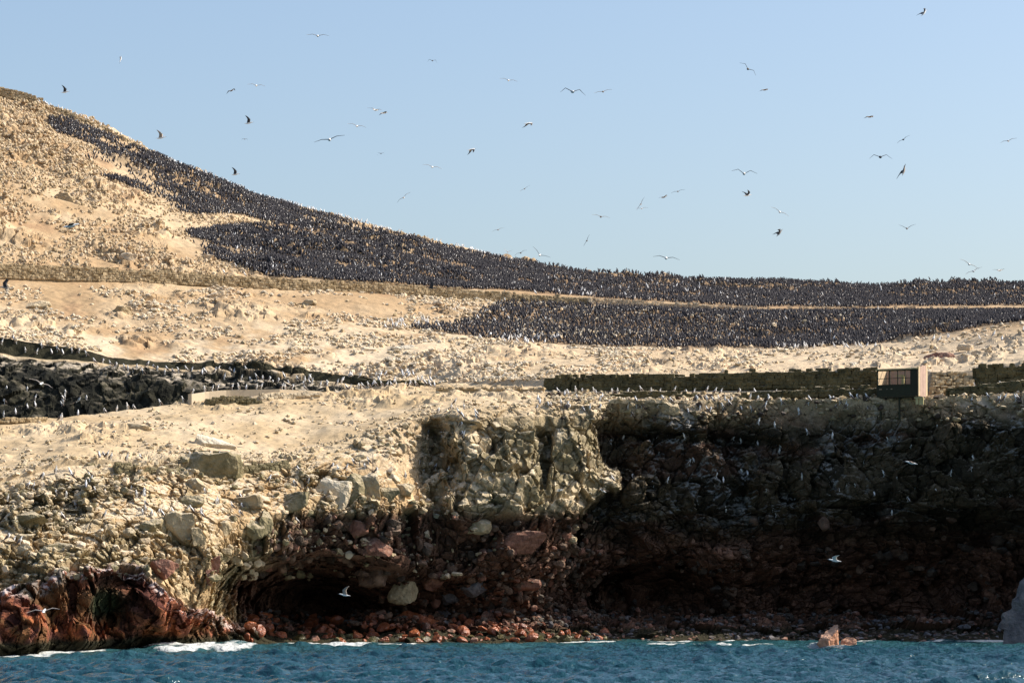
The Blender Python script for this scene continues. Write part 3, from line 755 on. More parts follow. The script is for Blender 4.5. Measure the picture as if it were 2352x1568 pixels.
def wpath(xs_, yf, Yf):
    xs_ = np.asarray(xs_, float)
    return unp(xs_, yf(xs_) if callable(yf) else np.asarray(yf, float), Yf(xs_) if callable(Yf) else np.asarray(Yf, float))
def mpx(Y): return Y / F * K     # metres per picture unit

xw = np.linspace(-250, 1352, 60)
stone_wall('stone_wall', wpath(xw, lambda x: y_wf(x) + 2, lambda x: Y_wf(x) - .1), h_w(xw) * mpx(np.interp(xw, [-250, 1350], [392, 430])), .6, .42, 'wallstone', 'long low dry stone wall crossing the hillside below the colony, left length', seed=3)
xw = np.linspace(1346, 2240, 40)
stone_wall('stone_wall', wpath(xw, lambda x: y_wf(x) + 1, lambda x: Y_wf(x) - .6), np.maximum(h_w(xw), 5) * mpx(433), .7, .42, 'cream', 'right length of the long wall, tapering out between the two dark flocks', seed=4)
xw = np.linspace(1256, 2024, 40)
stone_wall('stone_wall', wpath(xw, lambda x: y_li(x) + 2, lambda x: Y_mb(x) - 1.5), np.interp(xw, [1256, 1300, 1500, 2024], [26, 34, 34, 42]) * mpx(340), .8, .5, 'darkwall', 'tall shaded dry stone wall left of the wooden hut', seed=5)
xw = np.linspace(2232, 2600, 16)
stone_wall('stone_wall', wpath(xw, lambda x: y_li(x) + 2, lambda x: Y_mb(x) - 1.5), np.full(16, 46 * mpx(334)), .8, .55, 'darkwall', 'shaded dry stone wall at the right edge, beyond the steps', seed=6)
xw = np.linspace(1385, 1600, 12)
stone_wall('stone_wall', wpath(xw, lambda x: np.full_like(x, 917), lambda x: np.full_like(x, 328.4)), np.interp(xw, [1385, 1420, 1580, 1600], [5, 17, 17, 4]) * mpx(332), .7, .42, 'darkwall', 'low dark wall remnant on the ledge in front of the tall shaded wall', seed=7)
xw = np.linspace(1690, 2012, 16)
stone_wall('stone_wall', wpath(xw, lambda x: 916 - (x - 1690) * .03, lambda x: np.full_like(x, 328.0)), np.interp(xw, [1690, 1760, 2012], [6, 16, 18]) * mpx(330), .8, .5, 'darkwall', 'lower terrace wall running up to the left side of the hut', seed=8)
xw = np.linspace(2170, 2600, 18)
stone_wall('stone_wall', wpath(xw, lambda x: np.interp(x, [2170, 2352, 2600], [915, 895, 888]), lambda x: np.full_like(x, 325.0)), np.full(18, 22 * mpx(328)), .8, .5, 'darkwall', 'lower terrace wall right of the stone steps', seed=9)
xw = np.linspace(1000, 1252, 14)
stone_wall('stone_kerb', wpath(xw, lambda x: np.interp(x, [1000, 1252], [893, 895]), lambda x: np.interp(x, [1000, 1252], [345.5, 339])), np.full(14, 2 * mpx(342)), .3, .34, 'wallstone', 'single line of kerb stones along the sandy path', 'stone kerb', seed=10)
xw = np.linspace(-200, 92, 14)
stone_wall('stone_wall', wpath(xw, lambda x: y_sky(x) + 9, lambda x: Y_sky(x) - 2.5), np.full(14, 19 * mpx(478)), .8, .5, 'wallstone', 'stone wall stub on the skyline at the top left', seed=11)
xw = np.linspace(112, 172, 7)
stone_wall('stone_wall', wpath(xw, lambda x: y_sky(x) + 12, lambda x: Y_sky(x) - 3), np.full(7, 15 * mpx(478)), .8, .5, 'wallstone', 'short broken wall piece on the ridge right of the skyline stub', seed=12)
xw = np.linspace(178, 420, 18)
stone_wall('stone_wall', wpath(xw, lambda x: y_sky(x) + 10, lambda x: Y_sky(x) - 3), np.interp(xw, [178, 250, 330, 420], [9, 11, 8, 5]) * mpx(480), .8, .45, 'wallstone', 'low crumbled wall following the ridge down to the right', seed=13)
xw = np.linspace(262, 412, 10)
stone_wall('stone_wall', wpath(xw, lambda x: np.interp(x, [262, 412], [1088, 1098]), lambda x: np.interp(x, [262, 412], [288.5, 292.5])), np.full(10, 22 * mpx(290)), .7, .4, 'olive', 'short dry stone wall left of the huge square block', seed=14)
xw = np.linspace(548, 660, 8)
stone_wall('stone_wall', wpath(xw, lambda x: np.interp(x, [548, 660], [1092, 1076]), lambda x: np.interp(x, [548, 660], [297, 300])), np.full(8, 20 * mpx(297)), .7, .4, 'olive', 'short dry stone wall right of the huge square block', seed=15)
xw = np.linspace(410, 530, 8)
stone_wall('stone_wall', wpath(xw, lambda x: np.interp(x, [410, 530], [1052, 1056]), lambda x: np.interp(x, [410, 530], [297.2, 299])), np.full(8, 14 * mpx(297)), .7, .4, 'darkwall', 'dark low wall behind the top of the huge square block', seed=16)
xw = np.linspace(-60, 100, 7)
stone_wall('stone_wall', wpath(xw, lambda x: y_cr(x) + 6, lambda x: Y_cr(x) - 1.5), np.full(7, 10 * mpx(320)), .7, .35, 'wallstone', 'low wall on the near crest at the left edge', seed=17)
xw = np.linspace(470, 600, 9)
stone_wall('stone_wall', wpath(xw, lambda x: np.interp(x, [470, 530, 600], [925, 931, 929]), lambda x: np.interp(x, [470, 600], [332, 334])), np.interp(xw, [470, 500, 560, 600], [9, 17, 20, 8]) * mpx(333), .8, .35, 'olive', 'rubble wall in front of the pale curved parapet', seed=18)
xw = np.linspace(590, 735, 9)
stone_wall('stone_wall', wpath(xw, lambda x: np.interp(x, [590, 735], [924, 906]), lambda x: np.interp(x, [590, 735], [335, 339])), np.interp(xw, [590, 640, 735], [16, 12, 4]) * mpx(336), .6, .35, 'pale', 'pale rubble footing under the right end of the curved parapet', seed=19)

xw = np.linspace(850, 1004, 9)
stone_wall('stone_wall', wpath(xw, lambda x: np.interp(x, [850, 1004], [884, 884]), lambda x: np.interp(x, [850, 1004], [364.0, 357.5])), np.interp(xw, [850, 900, 1004], [10, 11, 4]) * mpx(360), .7, .4, 'darkwall', 'low dark wall end tapering out where the cove meets the path', seed=20)

# curved plastered parapet on the near crest
def strip_wall(name, xs_, yb, Yb, h, th, mat, label, cat):
    p = wpath(xs_, np.asarray(yb, float), np.asarray(Yb, float)); n = len(p); h = np.asarray(h, float)
    d_ = np.gradient(p[:, :2], axis=0); d_ /= np.linalg.norm(d_, axis=1)[:, None]; nx = np.stack([-d_[:, 1], d_[:, 0]], -1) * th / 2
    ring = np.stack([np.column_stack([p[:, :2] - nx, p[:, 2] - .8]), np.column_stack([p[:, :2] - nx, p[:, 2] + h]), np.column_stack([p[:, :2] + nx, p[:, 2] + h]), np.column_stack([p[:, :2] + nx, p[:, 2] - .8])], 1)
    i = np.arange(n - 1)[:, None] * 4
    f = np.concatenate([np.concatenate([i + a, i + b, i + b + 4, i + a + 4], 1) for a, b in ((0, 1), (1, 2), (2, 3))] + [np.array([[0, 1, 2, 3]]), np.array([[0, 3, 2, 1]]) + (n - 1) * 4])
    o = obj(name, mesh_from(name, ring.reshape(-1, 3), f, M[mat])); tag(o, label, cat); return o
xq = np.linspace(436, 732, 30)
strip_wall('parapet', xq, np.interp(xq, [436, 470, 520, 640, 732], [921, 916, 911, 906, 903]), np.interp(xq, [436, 470, 520, 640, 732], [333, 336, 338, 340, 344]),
           (np.interp(xq, [436, 470, 520, 640, 732], [16, 17, 16, 13, 6]) + rng.uniform(-.5, .5, 30)) * mpx(337), .5, 'concrete', 'pale curved plastered parapet along the near crest', 'parapet')

# stone steps
def stone_steps():
    root = empty('stone_steps', unp(2175, 905, 330).tolist()); b0 = np.array(root.location)
    for k in range(8):
        x0, x1 = 2132 + k * 1.0, [2200, 2212, 2222, 2228, 2232, 2236, 2240, 2240][k]
        y = 908 - k * 7.0; Y = 326.4 + k * 1.25
        r = np.random.default_rng(90 + k); t = x0; L_, S_, A_ = [], [], []
        while t < x1:
            w = r.uniform(7, 24); c = unp(t + w / 2, y + r.uniform(-2, 2), Y + r.uniform(-.3, .3)); L_.append(c - b0); S_.append([w / 2 * mpx(Y) * r.uniform(.8, 1.05), r.uniform(.5, .9), r.uniform(.13, .3)]); A_.append(r.normal() * .04); t += w
        v, f = batch(CUBE[0], CUBE[1], np.array(L_), np.array(S_), rotz(np.array(A_)))
        v += fbm(v + b0, .5, 2, 95)[:, None] * .06
        obj('step', mesh_from('step', v, f, M['tan' if k % 2 else 'wallstone']), root)
    tag(root, 'worn stone steps climbing beside the wooden hut', 'steps')
stone_steps()

# ------------------------------------------------------------------ wooden hut
def box_mesh(name, boxes, mat):
    V, Fa = [], []
    for (x0, x1, y0, y1, z0, z1) in boxes:
        o = len(V) * 8
        V.append([(x0, y0, z0), (x1, y0, z0), (x1, y1, z0), (x0, y1, z0), (x0, y0, z1), (x1, y0, z1), (x1, y1, z1), (x0, y1, z1)])
        Fa += [[o, o + 3, o + 2, o + 1], [o + 4, o + 5, o + 6, o + 7], [o, o + 1, o + 5, o + 4], [o + 1, o + 2, o + 6, o + 5], [o + 2, o + 3, o + 7, o + 6], [o + 3, o, o + 4, o + 7]]
    return mesh_from(name, np.array(V).reshape(-1, 3), np.array(Fa), mat)
M['plank'] = mat_simple('weathered pink planks', (.46, .32, .25), .85, .15, .3, 2)
M['planktan'] = mat_simple('bare tan planks', (.58, .44, .28), .85, .15, .25, 2)
M['darkwood'] = mat_simple('dark green wood', (.035, .035, .02), .8, .2, .3, 3)
M['yellow'] = mat_simple('yellow painted timber', (.50, .42, .2), .7, .2, .2, 3)
def hut():
    root = empty('wooden_hut', unp(2108, 908, 322.5).tolist()); root.rotation_euler = (0, 0, R(-31))
    # local: near right corner at the origin, front wall along -x, side wall along +y
    w, dp_, h = 5.0, 2.7, 3.35
    obj('front_panel', box_mesh('front_panel', [(-w, 0, 0, .09, 0, 1.28)], M['darkwood']), root)
    fr = [(-w - .02, -w + .12, -.03, .12, 0, h - .25), (-.1, .03, -.03, .12, 0, h - .1), (-w, 0, -.02, .11, h - .42, h - .28), (-w, 0, -.02, .11, 1.28, 1.38)]
    fr += [(-3.5, -3.38, -.02, .11, 1.38, h - .42), (-2.5, -2.41, -.02, .11, 1.38, h - .42), (-1.6, -1.52, -.02, .11, 1.38, h - .42), (-w + .12, -.95, -.01, .07, 2.05, 2.11)]
    obj('window_frame', box_mesh('window_frame', fr, M['darkwood']), root)
    obj('shutter', box_mesh('shutter', [(-.92, -.1, .0, .08, 1.38, h - .42)], M['darkwood']), root)
    obj('ledge_strip', box_mesh('ledge_strip', [(-w + .3, -w + .6, -.06, -.005, .84, .9), (-w + 1.2, -w + 1.28, -.06, -.005, .84, .9), (-w + 1.7, -w + 1.9, -.06, -.005, .85, .91)], M['planktan']), root)
    for k in range(6):
        y0 = .13 + k * (dp_ - .13) / 6
        tp = h + (.0 if k < 2 else .18); bt = -.0 if k < 2 else -.02
        obj('side_plank', box_mesh('side_plank', [(-.04 + .012 * (k % 2), .05 + .012 * (k % 2), y0, y0 + (dp_ - .13) / 6 - .02, bt, tp)], M['plank'] if k % 5 else M['planktan']), root)
    obj('left_wall', box_mesh('left_wall', [(-w, -w + .07, .13 + k * .5, .13 + k * .5 + .48, 0, h - .3) for k in range(6)], M['planktan']), root)
    obj('back_wall', box_mesh('back_wall', [(-w + .1 + k * .6, -w + .1 + k * .6 + .58, dp_, dp_ + .07, 0, h - .25) for k in range(7)], M['plank']), root)
    obj('floor', box_mesh('floor', [(-w, 0, .1, dp_, -.12, -.01)], M['darkwood']), root)
    obj('roof_edge', box_mesh('roof_edge', [(-w - .12, .0, -.12, .05, h - .27, h - .17), (-w - .12, -w + .02, .05, dp_, h - .27, h - .17), (-w, 0, dp_ - .1, dp_ + .1, h - .24, h - .15), (-w, -.05, 1.5, 1.58, h - .26, h - .18)], M['yellow']), root)
    obj('interior_post', box_mesh('interior_post', [(-2.5, -2.2, 1.2, 1.35, 0, 2.5), (-3.2, -2.1, 1.15, 1.3, 2.35, 2.52)], M['yellow']), root)
    obj('bracket', box_mesh('bracket', [(-.35, -.05, .2, .32, -.95, -.12), (.02, .55, .3, .42, -1.0, -.12), (-.5, .6, .1, .25, -.26, -.13)], M['yellow']), root)
    for (lx, ly) in ((-w + .3, .4), (-2.4, .4), (-w + .3, dp_ - .3), (-.6, dp_ - .3)):
        obj('post', box_mesh('post', [(lx - .09, lx + .09, ly - .09, ly + .09, -2.6, -.12)], M['darkwood']), root)
    tag(root, 'small wooden hut with pink plank side and dark glassless windows on the cliff edge', 'hut')
    # plank landing next to it
    o = obj('wooden_landing', box_mesh('wooden_landing', [(0, 3.0, 0, 1.6, -.2, 0), (2.35, 2.65, .05, .3, -1.6, -.2), (.05, 1.1, -.02, .1, -.9, -.2)], M['planktan']))
    o.location = unp(2116, 908, 324.5).tolist(); tag(o, 'narrow plank landing propped over the cliff right of the hut', 'landing')
hut()

# ------------------------------------------------------------------ birds
def loft(spine, radii, seg=10, flat=1.0):
    """closed tube through spine points with elliptical rings"""
    spine = np.array(spine, float); n = len(spine); V = []
    for i in range(n):
        t = spine[min(i + 1, n - 1)] - spine[max(i - 1, 0)]; t /= np.linalg.norm(t)
        s = np.array([1.0, 0, 0]); u = np.cross(t, s); u /= np.linalg.norm(u)
        r = radii[i]; rx, ry = (r if isinstance(r, tuple) else (r, r * flat))
        for k in range(seg):
            a = 2 * math.pi * k / seg; V.append(spine[i] + s * math.cos(a) * rx + u * math.sin(a) * ry)
    Fq = []
    for i in range(n - 1):
        for k in range(seg):
            a, b = i * seg + k, i * seg + (k + 1) % seg; Fq.append([a, b, b + seg, a + seg])
    return np.array(V), np.array(Fq)

# standing booby, facing +Y, feet at the origin, 0.72 m tall
B_SP = [(0, -.30, .06), (0, -.24, .12), (0, -.14, .22), (0, -.04, .33), (0, .04, .43), (0, .085, .52), (0, .10, .60), (0, .13, .665), (0, .18, .69), (0, .22, .69)]
B_R = [.008, .035, .085, .115, .105, .070, .050, .052, .046, .012]
bv, bf = loft(B_SP, B_R, 10)
lv, lf = loft([(.05, .0, .24), (.05, .01, .1), (.05, .04, .0)], [.018, .013, .02], 5); lv2 = lv * [-1, 1, 1]
body_me = mesh_from('body', np.concatenate([bv, lv, lv2]), np.concatenate([bf, lf + len(bv), lf[:, ::-1] + len(bv) + len(lv)]), M['white'], smooth=True)
wv, wf = loft([(.10, .03, .46), (.125, -.05, .35), (.115, -.16, .22), (.06, -.30, .08), (.02, -.40, .02)], [(.012, .03), (.03, .09), (.03, .085), (.02, .04), (.006, .012)], 8)
wingL = mesh_from('wing', wv, wf, M['brown'], smooth=True); wingR = mesh_from('wing', (wv * [-1, 1, 1]), wf[:, ::-1], M['brown'], smooth=True)
kv, kf = loft([(0, .20, .69), (0, .26, .675), (0, .33, .655)], [.022, .015, .003], 6)
beak_me = mesh_from('beak', kv, kf, M['bill'])
# hunched variant (preening, head tucked)
B2 = [(0, -.30, .08), (0, -.22, .14), (0, -.12, .22), (0, -.02, .31), (0, .06, .38), (0, .10, .45), (0, .09, .52), (0, .05, .55), (0, .0, .54), (0, -.03, .52)]
bv2, bf2 = loft(B2, B_R, 10)
body2_me = mesh_from('body', np.concatenate([bv2, lv, lv2]), np.concatenate([bf2, lf + len(bv2), lf[:, ::-1] + len(bv2) + len(lv)]), M['white'], smooth=True)
kv2, kf2 = loft([(0, -.02, .525), (0, -.07, .50), (0, -.13, .46)], [.022, .015, .003], 6)
beak2_me = mesh_from('beak', kv2, kf2, M['bill'])

def booby(x, y, rad, label, group, on=None, scale=1.0):
    if on is not None: loc = on
    else:
        i = near(x, y, rad)
        if i is None: return
        loc = Gf[i] + [0, -.05, -.03]
    tuck = random.random() < .3
    r = obj('booby', body2_me if tuck else body_me); r.location = loc
    yaw = random.choice([90, -90, 90, -90, 180, 20, -140, 140]) + random.uniform(-30, 30)
    r.rotation_euler = (0, 0, R(yaw)); s = scale * random.uniform(1.0, 1.18); r.scale = (s, s, s)
    for me in (wingL, wingR, beak2_me if tuck else beak_me):
        obj(me.name.split('.')[0], me, r)
    tag(r, label, 'seabird', group); return r

ORD = ['first', 'second', 'third', 'fourth', 'fifth', 'sixth', 'seventh', 'eighth', 'ninth', 'tenth', 'eleventh', 'twelfth', 'thirteenth', 'fourteenth', 'fifteenth', 'sixteenth',
       'seventeenth', 'eighteenth', 'nineteenth', 'twentieth', '21st', '22nd', '23rd', '24th', '25th', '26th', '27th', '28th', '29th', '30th']
def zone(pts, where, group, rad=7):
    pts = sorted(pts)
    for k, p in enumerate(pts):
        booby(p[0], p[1], p[2] if len(p) > 2 else rad, f'{ORD[k]} from left of the seabirds {where}', group)
def along(x0, x1, f, n, jy=3):
    return [(x0 + (x1 - x0) * (k + random.uniform(.1, .9)) / n, f(x0 + (x1 - x0) * (k + .5) / n) + random.uniform(-jy, jy)) for k in range(n)]
def inbox(n, x0, x1, y0, y1): return [(random.uniform(x0, x1), random.uniform(y0, y1)) for _ in range(n)]
zone([(10, 956, 5), (37, 952, 5), (135, 960, 5), (142, 960, 5), (180, 953, 5), (240, 944, 5), (268, 942, 5), (292, 938, 5), (307, 937, 5), (368, 929, 5), (421, 919, 5)], 'along the near crest at left', 'seabirds on the near crest')
zone(along(0, 280, lambda x: y_mb(x) + 18, 16, 12), 'on the cove rim near the left edge', 'seabirds on the cove rim')
zone(along(280, 560, lambda x: y_li(x) + 8, 22, 9), 'on the shaded cove ledge, middle part', 'seabirds on the cove rim')
zone(along(560, 840, lambda x: y_li(x) + 8, 22, 9), 'on the shaded cove ledge, right part', 'seabirds on the cove rim')
zone(along(840, 1000, lambda x: y_li(x) + 3, 14, 4), 'where the cove ledge meets the path', 'seabirds beside the sandy path')
zone(inbox(12, 0, 200, 890, 940), 'clinging to the dark cove wall', 'seabirds in the dark cove')
for k, xx in enumerate(sorted([443, 470, 488, 500, 533, 548, 566, 590, 600, 648, 655, 672, 700])):
    t = np.interp(xx, xq, np.arange(30)); yb = np.interp(xx, [436, 470, 520, 640, 732], [921, 916, 911, 906, 903]); hp = np.interp(xx, [436, 470, 520, 640, 732], [16, 17, 16, 13, 6])
    booby(0, 0, 0, f'{ORD[k]} from left of the white-headed seabirds on the curved parapet', 'seabirds on the parapet', on=unp(xx, yb - hp, np.interp(xx, [436, 470, 520, 640, 732], [333, 336, 338, 340, 344])).tolist())
zone([(228, 1052), (237, 1048), (247, 1050), (254, 1052), (291, 1056), (323, 1057)], 'on the rim left of the square block', 'seabirds on the left cliff')
zone([(438, 1050, 5), (458, 1052, 5), (482, 1054, 5), (492, 1056, 5), (502, 1054, 5), (524, 1050, 5)], 'behind the top of the huge square block', 'seabirds on the left cliff')
zone(inbox(22, 10, 250, 1080, 1200), 'among the dark rocks at far left', 'seabirds on the left cliff', 10)
zone(inbox(4, 10, 100, 1215, 1250), 'beside the low egg-shaped boulders', 'seabirds on the left cliff', 8)
zone(inbox(20, 300, 560, 1125, 1190), 'on rocks between the square block and the split ledge', 'seabirds on the left cliff', 9)
zone([(347, 1187, 6), (372, 1183, 6), (395, 1180, 6), (402, 1188, 6), (430, 1180, 6), (440, 1176, 6)], 'on top of the split ledge rock', 'seabirds on the left cliff')
zone(inbox(7, 570, 720, 1060, 1120), 'left of the tall pale slab', 'seabirds on the middle cliff', 9)
zone([(735, 1085), (765, 1078), (780, 1082), (795, 1080), (812, 1068), (838, 1078), (848, 1062), (864, 1085)], 'on the rim above the tall pale slab', 'seabirds on the middle cliff')
zone([(926, 1100), (964, 1065), (976, 1085), (1000, 1082), (1024, 1080)], 'in the recess left of the buttress', 'seabirds on the middle cliff')
zone([(1008, 948), (1037, 938), (1046, 928), (1052, 955), (1062, 958), (1065, 940), (1092, 955), (1095, 962), (984, 995), (1010, 1000), (1060, 1000), (1068, 1003), (1040, 985), (1063, 978)], 'round the left shoulder of the buttress', 'seabirds on the buttress', 6)
zone(inbox(6, 590, 860, 1180, 1240), 'in the overhang above the left cave', 'seabirds on the middle cliff', 10)
zone(inbox(17, 1195, 1400, 905, 945), 'on the crowded top of the buttress', 'seabirds on the buttress', 6)
zone(along(1262, 1700, lambda x: 903, 18, 3), 'lined up at the foot of the tall shaded wall', 'seabirds on the wall ledge', 5)
zone(inbox(28, 1400, 1700, 920, 955), 'on the sunlit ledge right of the buttress', 'seabirds on the wall ledge', 7)
zone(inbox(28, 1700, 2010, 905, 950), 'on the sunlit ledge left of the hut', 'seabirds on the wall ledge', 7)
zone(inbox(16, 2185, 2352, 885, 925), 'right of the hut near the right edge', 'seabirds right of the hut', 7)
zone(inbox(16, 1400, 1640, 985, 1120), 'scattered down the shaded cliff beside the buttress', 'seabirds in the shaded cliff', 12)
zone(inbox(24, 1640, 1900, 970, 1190), 'scattered over the middle of the shaded cliff', 'seabirds in the shaded cliff', 12)
zone(inbox(22, 1900, 2340, 970, 1180), 'scattered over the right of the shaded cliff', 'seabirds in the shaded cliff', 12)

# far flocks
def low_bird(seg, h, sp, rad, belly):
    v, f = loft(np.array(sp) * h, [r * h for r in rad], seg)
    return v, f
cv_, cf_ = low_bird(5, .92, [(0, -.28, .02), (0, -.14, .2), (0, -.02, .38), (0, .05, .55), (0, .09, .68), (0, .26, .73)], [.03, .10, .135, .10, .05, .02], 0)
cen = cv_[cf_].mean(1)
belly_f = ((cen[:, 1] - (cen[:, 2] * .45 - .17)) > .045) & (cen[:, 2] < .55)
corm_mi = belly_f.astype(int)
corm_me = mesh_from('cormorant', cv_, cf_, [M['corm'], M['cormbelly']], mi=corm_mi, smooth=True)

wobx = PX + 14 * fbm(G2, 9, 3, 600); woby = PY + 7 * fbm(G2, 6, 3, 604)
inU = inpoly(wobx, woby, upper) & (PY < y_wf(PX) - h_w(PX) + 1); inL = inpoly(wobx, woby, lower) & (PY > y_wf(PX) + 4)
inU &= (rowseg == 3)[:, None]; inL &= ((rowseg == 5) | (rowseg == 6))[:, None]
holes = fbm(G2 * [1, 1, 1], 8, 4, 610)
hol = sm(-holes + .25 * fbm(G2, 1.5, 2, 613), np.where(PX < 950, -.34, -.46), np.where(PX < 950, -.1, -.28))
dens = (inU * np.where(PX < 1250, (.1 + .9 * hol) * np.where(PX < 900, 2.6, 1.6), .8) + inL * 1.15) * (PX > 90)
w = (cell_w * dens).ravel()
area = w.sum(); NCM = int(min(54000, area * 4.0)); print('colony area', area, NCM)
cdf = np.cumsum(w) / w.sum(); ids = np.searchsorted(cdf, (np.arange(NCM) + rng.random(NCM)) / NCM)
rw = ids // NC
# re-draw along the rows so that neighbours do not line up
pos = Gf[ids] + rng.uniform(-.3, .3, (NCM, 3)) * [1, 1, 0]
yaw = np.where(rng.random(NCM) < .10, rng.uniform(-math.pi, math.pi, NCM), rng.uniform(-1.25, 1.25, NCM))
scl = rng.uniform(.9, 1.12, NCM)
infr = (PXf[ids] > 20) & (PXf[ids] < 2340)
near_order = np.argsort(np.where(infr, pos[:, 1], 1e9))[:300]
flag = np.zeros(NCM, bool); flag[near_order] = True
for i in near_order:
    o = obj('cormorant', corm_me); o.location = pos[i]; o.rotation_euler = (0, 0, yaw[i]); s = float(scl[i]); o.scale = (s, s, s)
    tag(o, 'dark cormorant standing at the near edge of the packed colony', 'cormorant', 'cormorants at the near edge of the colony')
fi = np.where(~flag)[0]
v, f = batch(cv_, cf_, pos[fi], np.repeat(scl[fi][:, None], 3, 1), rotz(yaw[fi]))
o = obj('cormorant_colony', mesh_from('cormorant_colony', v, f, [M['corm'], M['cormbelly']], mi=np.tile(corm_mi, len(fi)), smooth=True))
tag(o, 'dense dark flock of thousands of cormorants covering the ridge and slope', 'cormorants', kind='stuff')

# far white seabirds along the skyline and the lower edge of the colony: one mass
pts = []
for x in list(rng.uniform(5, 900, 95)) + list(rng.uniform(1035, 1180, 30)) + list(rng.uniform(600, 1030, 35)):
    i = near(x, y_sky(x) + 1, 5); 
    if i is not None: pts.append(Gf[i])
for (n, x0, x1, y0, y1) in ((24, 880, 1010, 738, 758), (28, 1150, 1290, 776, 790), (20, 1780, 2010, 797, 803), (30, 700, 1000, 860, 884), (40, 1250, 1700, 640, 690), (40, 500, 900, 480, 640), (60, 1000, 2352, 650, 790)):
    for p in inbox(n, x0, x1, y0, y1):
        i = near(p[0], p[1], 5)
        if i is not None: pts.append(Gf[i])
pts = np.array(pts)
fv, ff = loft(B_SP, B_R, 6); fw, fwf = loft([(0, .0, .46), (0, -.08, .36), (0, -.2, .2), (0, -.38, .04)], [(.05, .02), (.12, .05), (.10, .04), (.02, .01)], 6)
PV = np.concatenate([fv, fw]); PF = np.concatenate([ff, fwf + len(fv)]); PM = np.concatenate([np.zeros(len(ff)), np.ones(len(fwf))])
v, f = batch(PV, PF, pts, np.full((len(pts), 3), 1.15), rotz(rng.uniform(-3.1, 3.1, len(pts))))
o = obj('far_seabirds', mesh_from('far_seabirds', v, f, [M['white'], M['brown']], mi=np.tile(PM, len(pts)), smooth=True))
tag(o, 'hundreds of tiny white seabirds dotted along the skyline and colony edge', 'seabirds', kind='stuff')

# ------------------------------------------------------------------ flying birds
F_SP = [(0, -.42, 0), (0, -.34, .0), (0, -.2, -.005), (0, -.05, -.01), (0, .12, 0), (0, .24, .02), (0, .32, .03), (0, .39, .03), (0, .43, .025)]
F_R = [(.05, .006), (.035, .02), (.06, .055), (.085, .08), (.08, .075), (.05, .048), (.045, .042), (.04, .038), (.012, .012)]
fbv, fbf = loft(F_SP, F_R, 10)
fbk, fbkf = loft([(0, .42, .025), (0, .48, .018), (0, .54, .008)], [.02, .013, .003], 6)
FB = {k: mesh_from('body', fbv, fbf, M[k], smooth=True) for k in ('white', 'wingdark', 'brown', 'wingpale')}
FK = mesh_from('beak', fbk, fbkf, M['bill'])
WC = {}
def wing_mesh(inner, outer, side, mat):
    kk = (inner, outer, side, mat)
    if kk in WC: return WC[kk]
    st = [(0.0, .30, 0.0), (.18, .29, .05), (.36, .26, .10), (.52, .19, .02), (.66, .12, -.08), (.77, .03, -.20)]   # span, chord, sweep
    x = .05; z = .02; rings = []; prev = 0
    for (s_, c, sw) in st:
        ds = s_ - prev; a = R(inner if s_ <= .37 else outer); x += ds * math.cos(a); z += ds * math.sin(a); prev = s_
        th = .018 * (1 - s_)+ .003
        rings.append([(x, sw + c * .45, z), (x, sw + c * .1, z + th), (x, sw - c * .55, z - .004), (x, sw + c * .1, z - th)])
    V = np.array(rings).reshape(-1, 3) * [side, 1, 1]; Fq = []
    for i in range(len(st) - 1):
        for k in range(4):
            a, b = i * 4 + k, i * 4 + (k + 1) % 4; q = [a, b, b + 4, a + 4]; Fq.append(q if side > 0 else q[::-1])
    WC[kk] = mesh_from('wing', V, np.array(Fq), M[mat], smooth=True); return WC[kk]

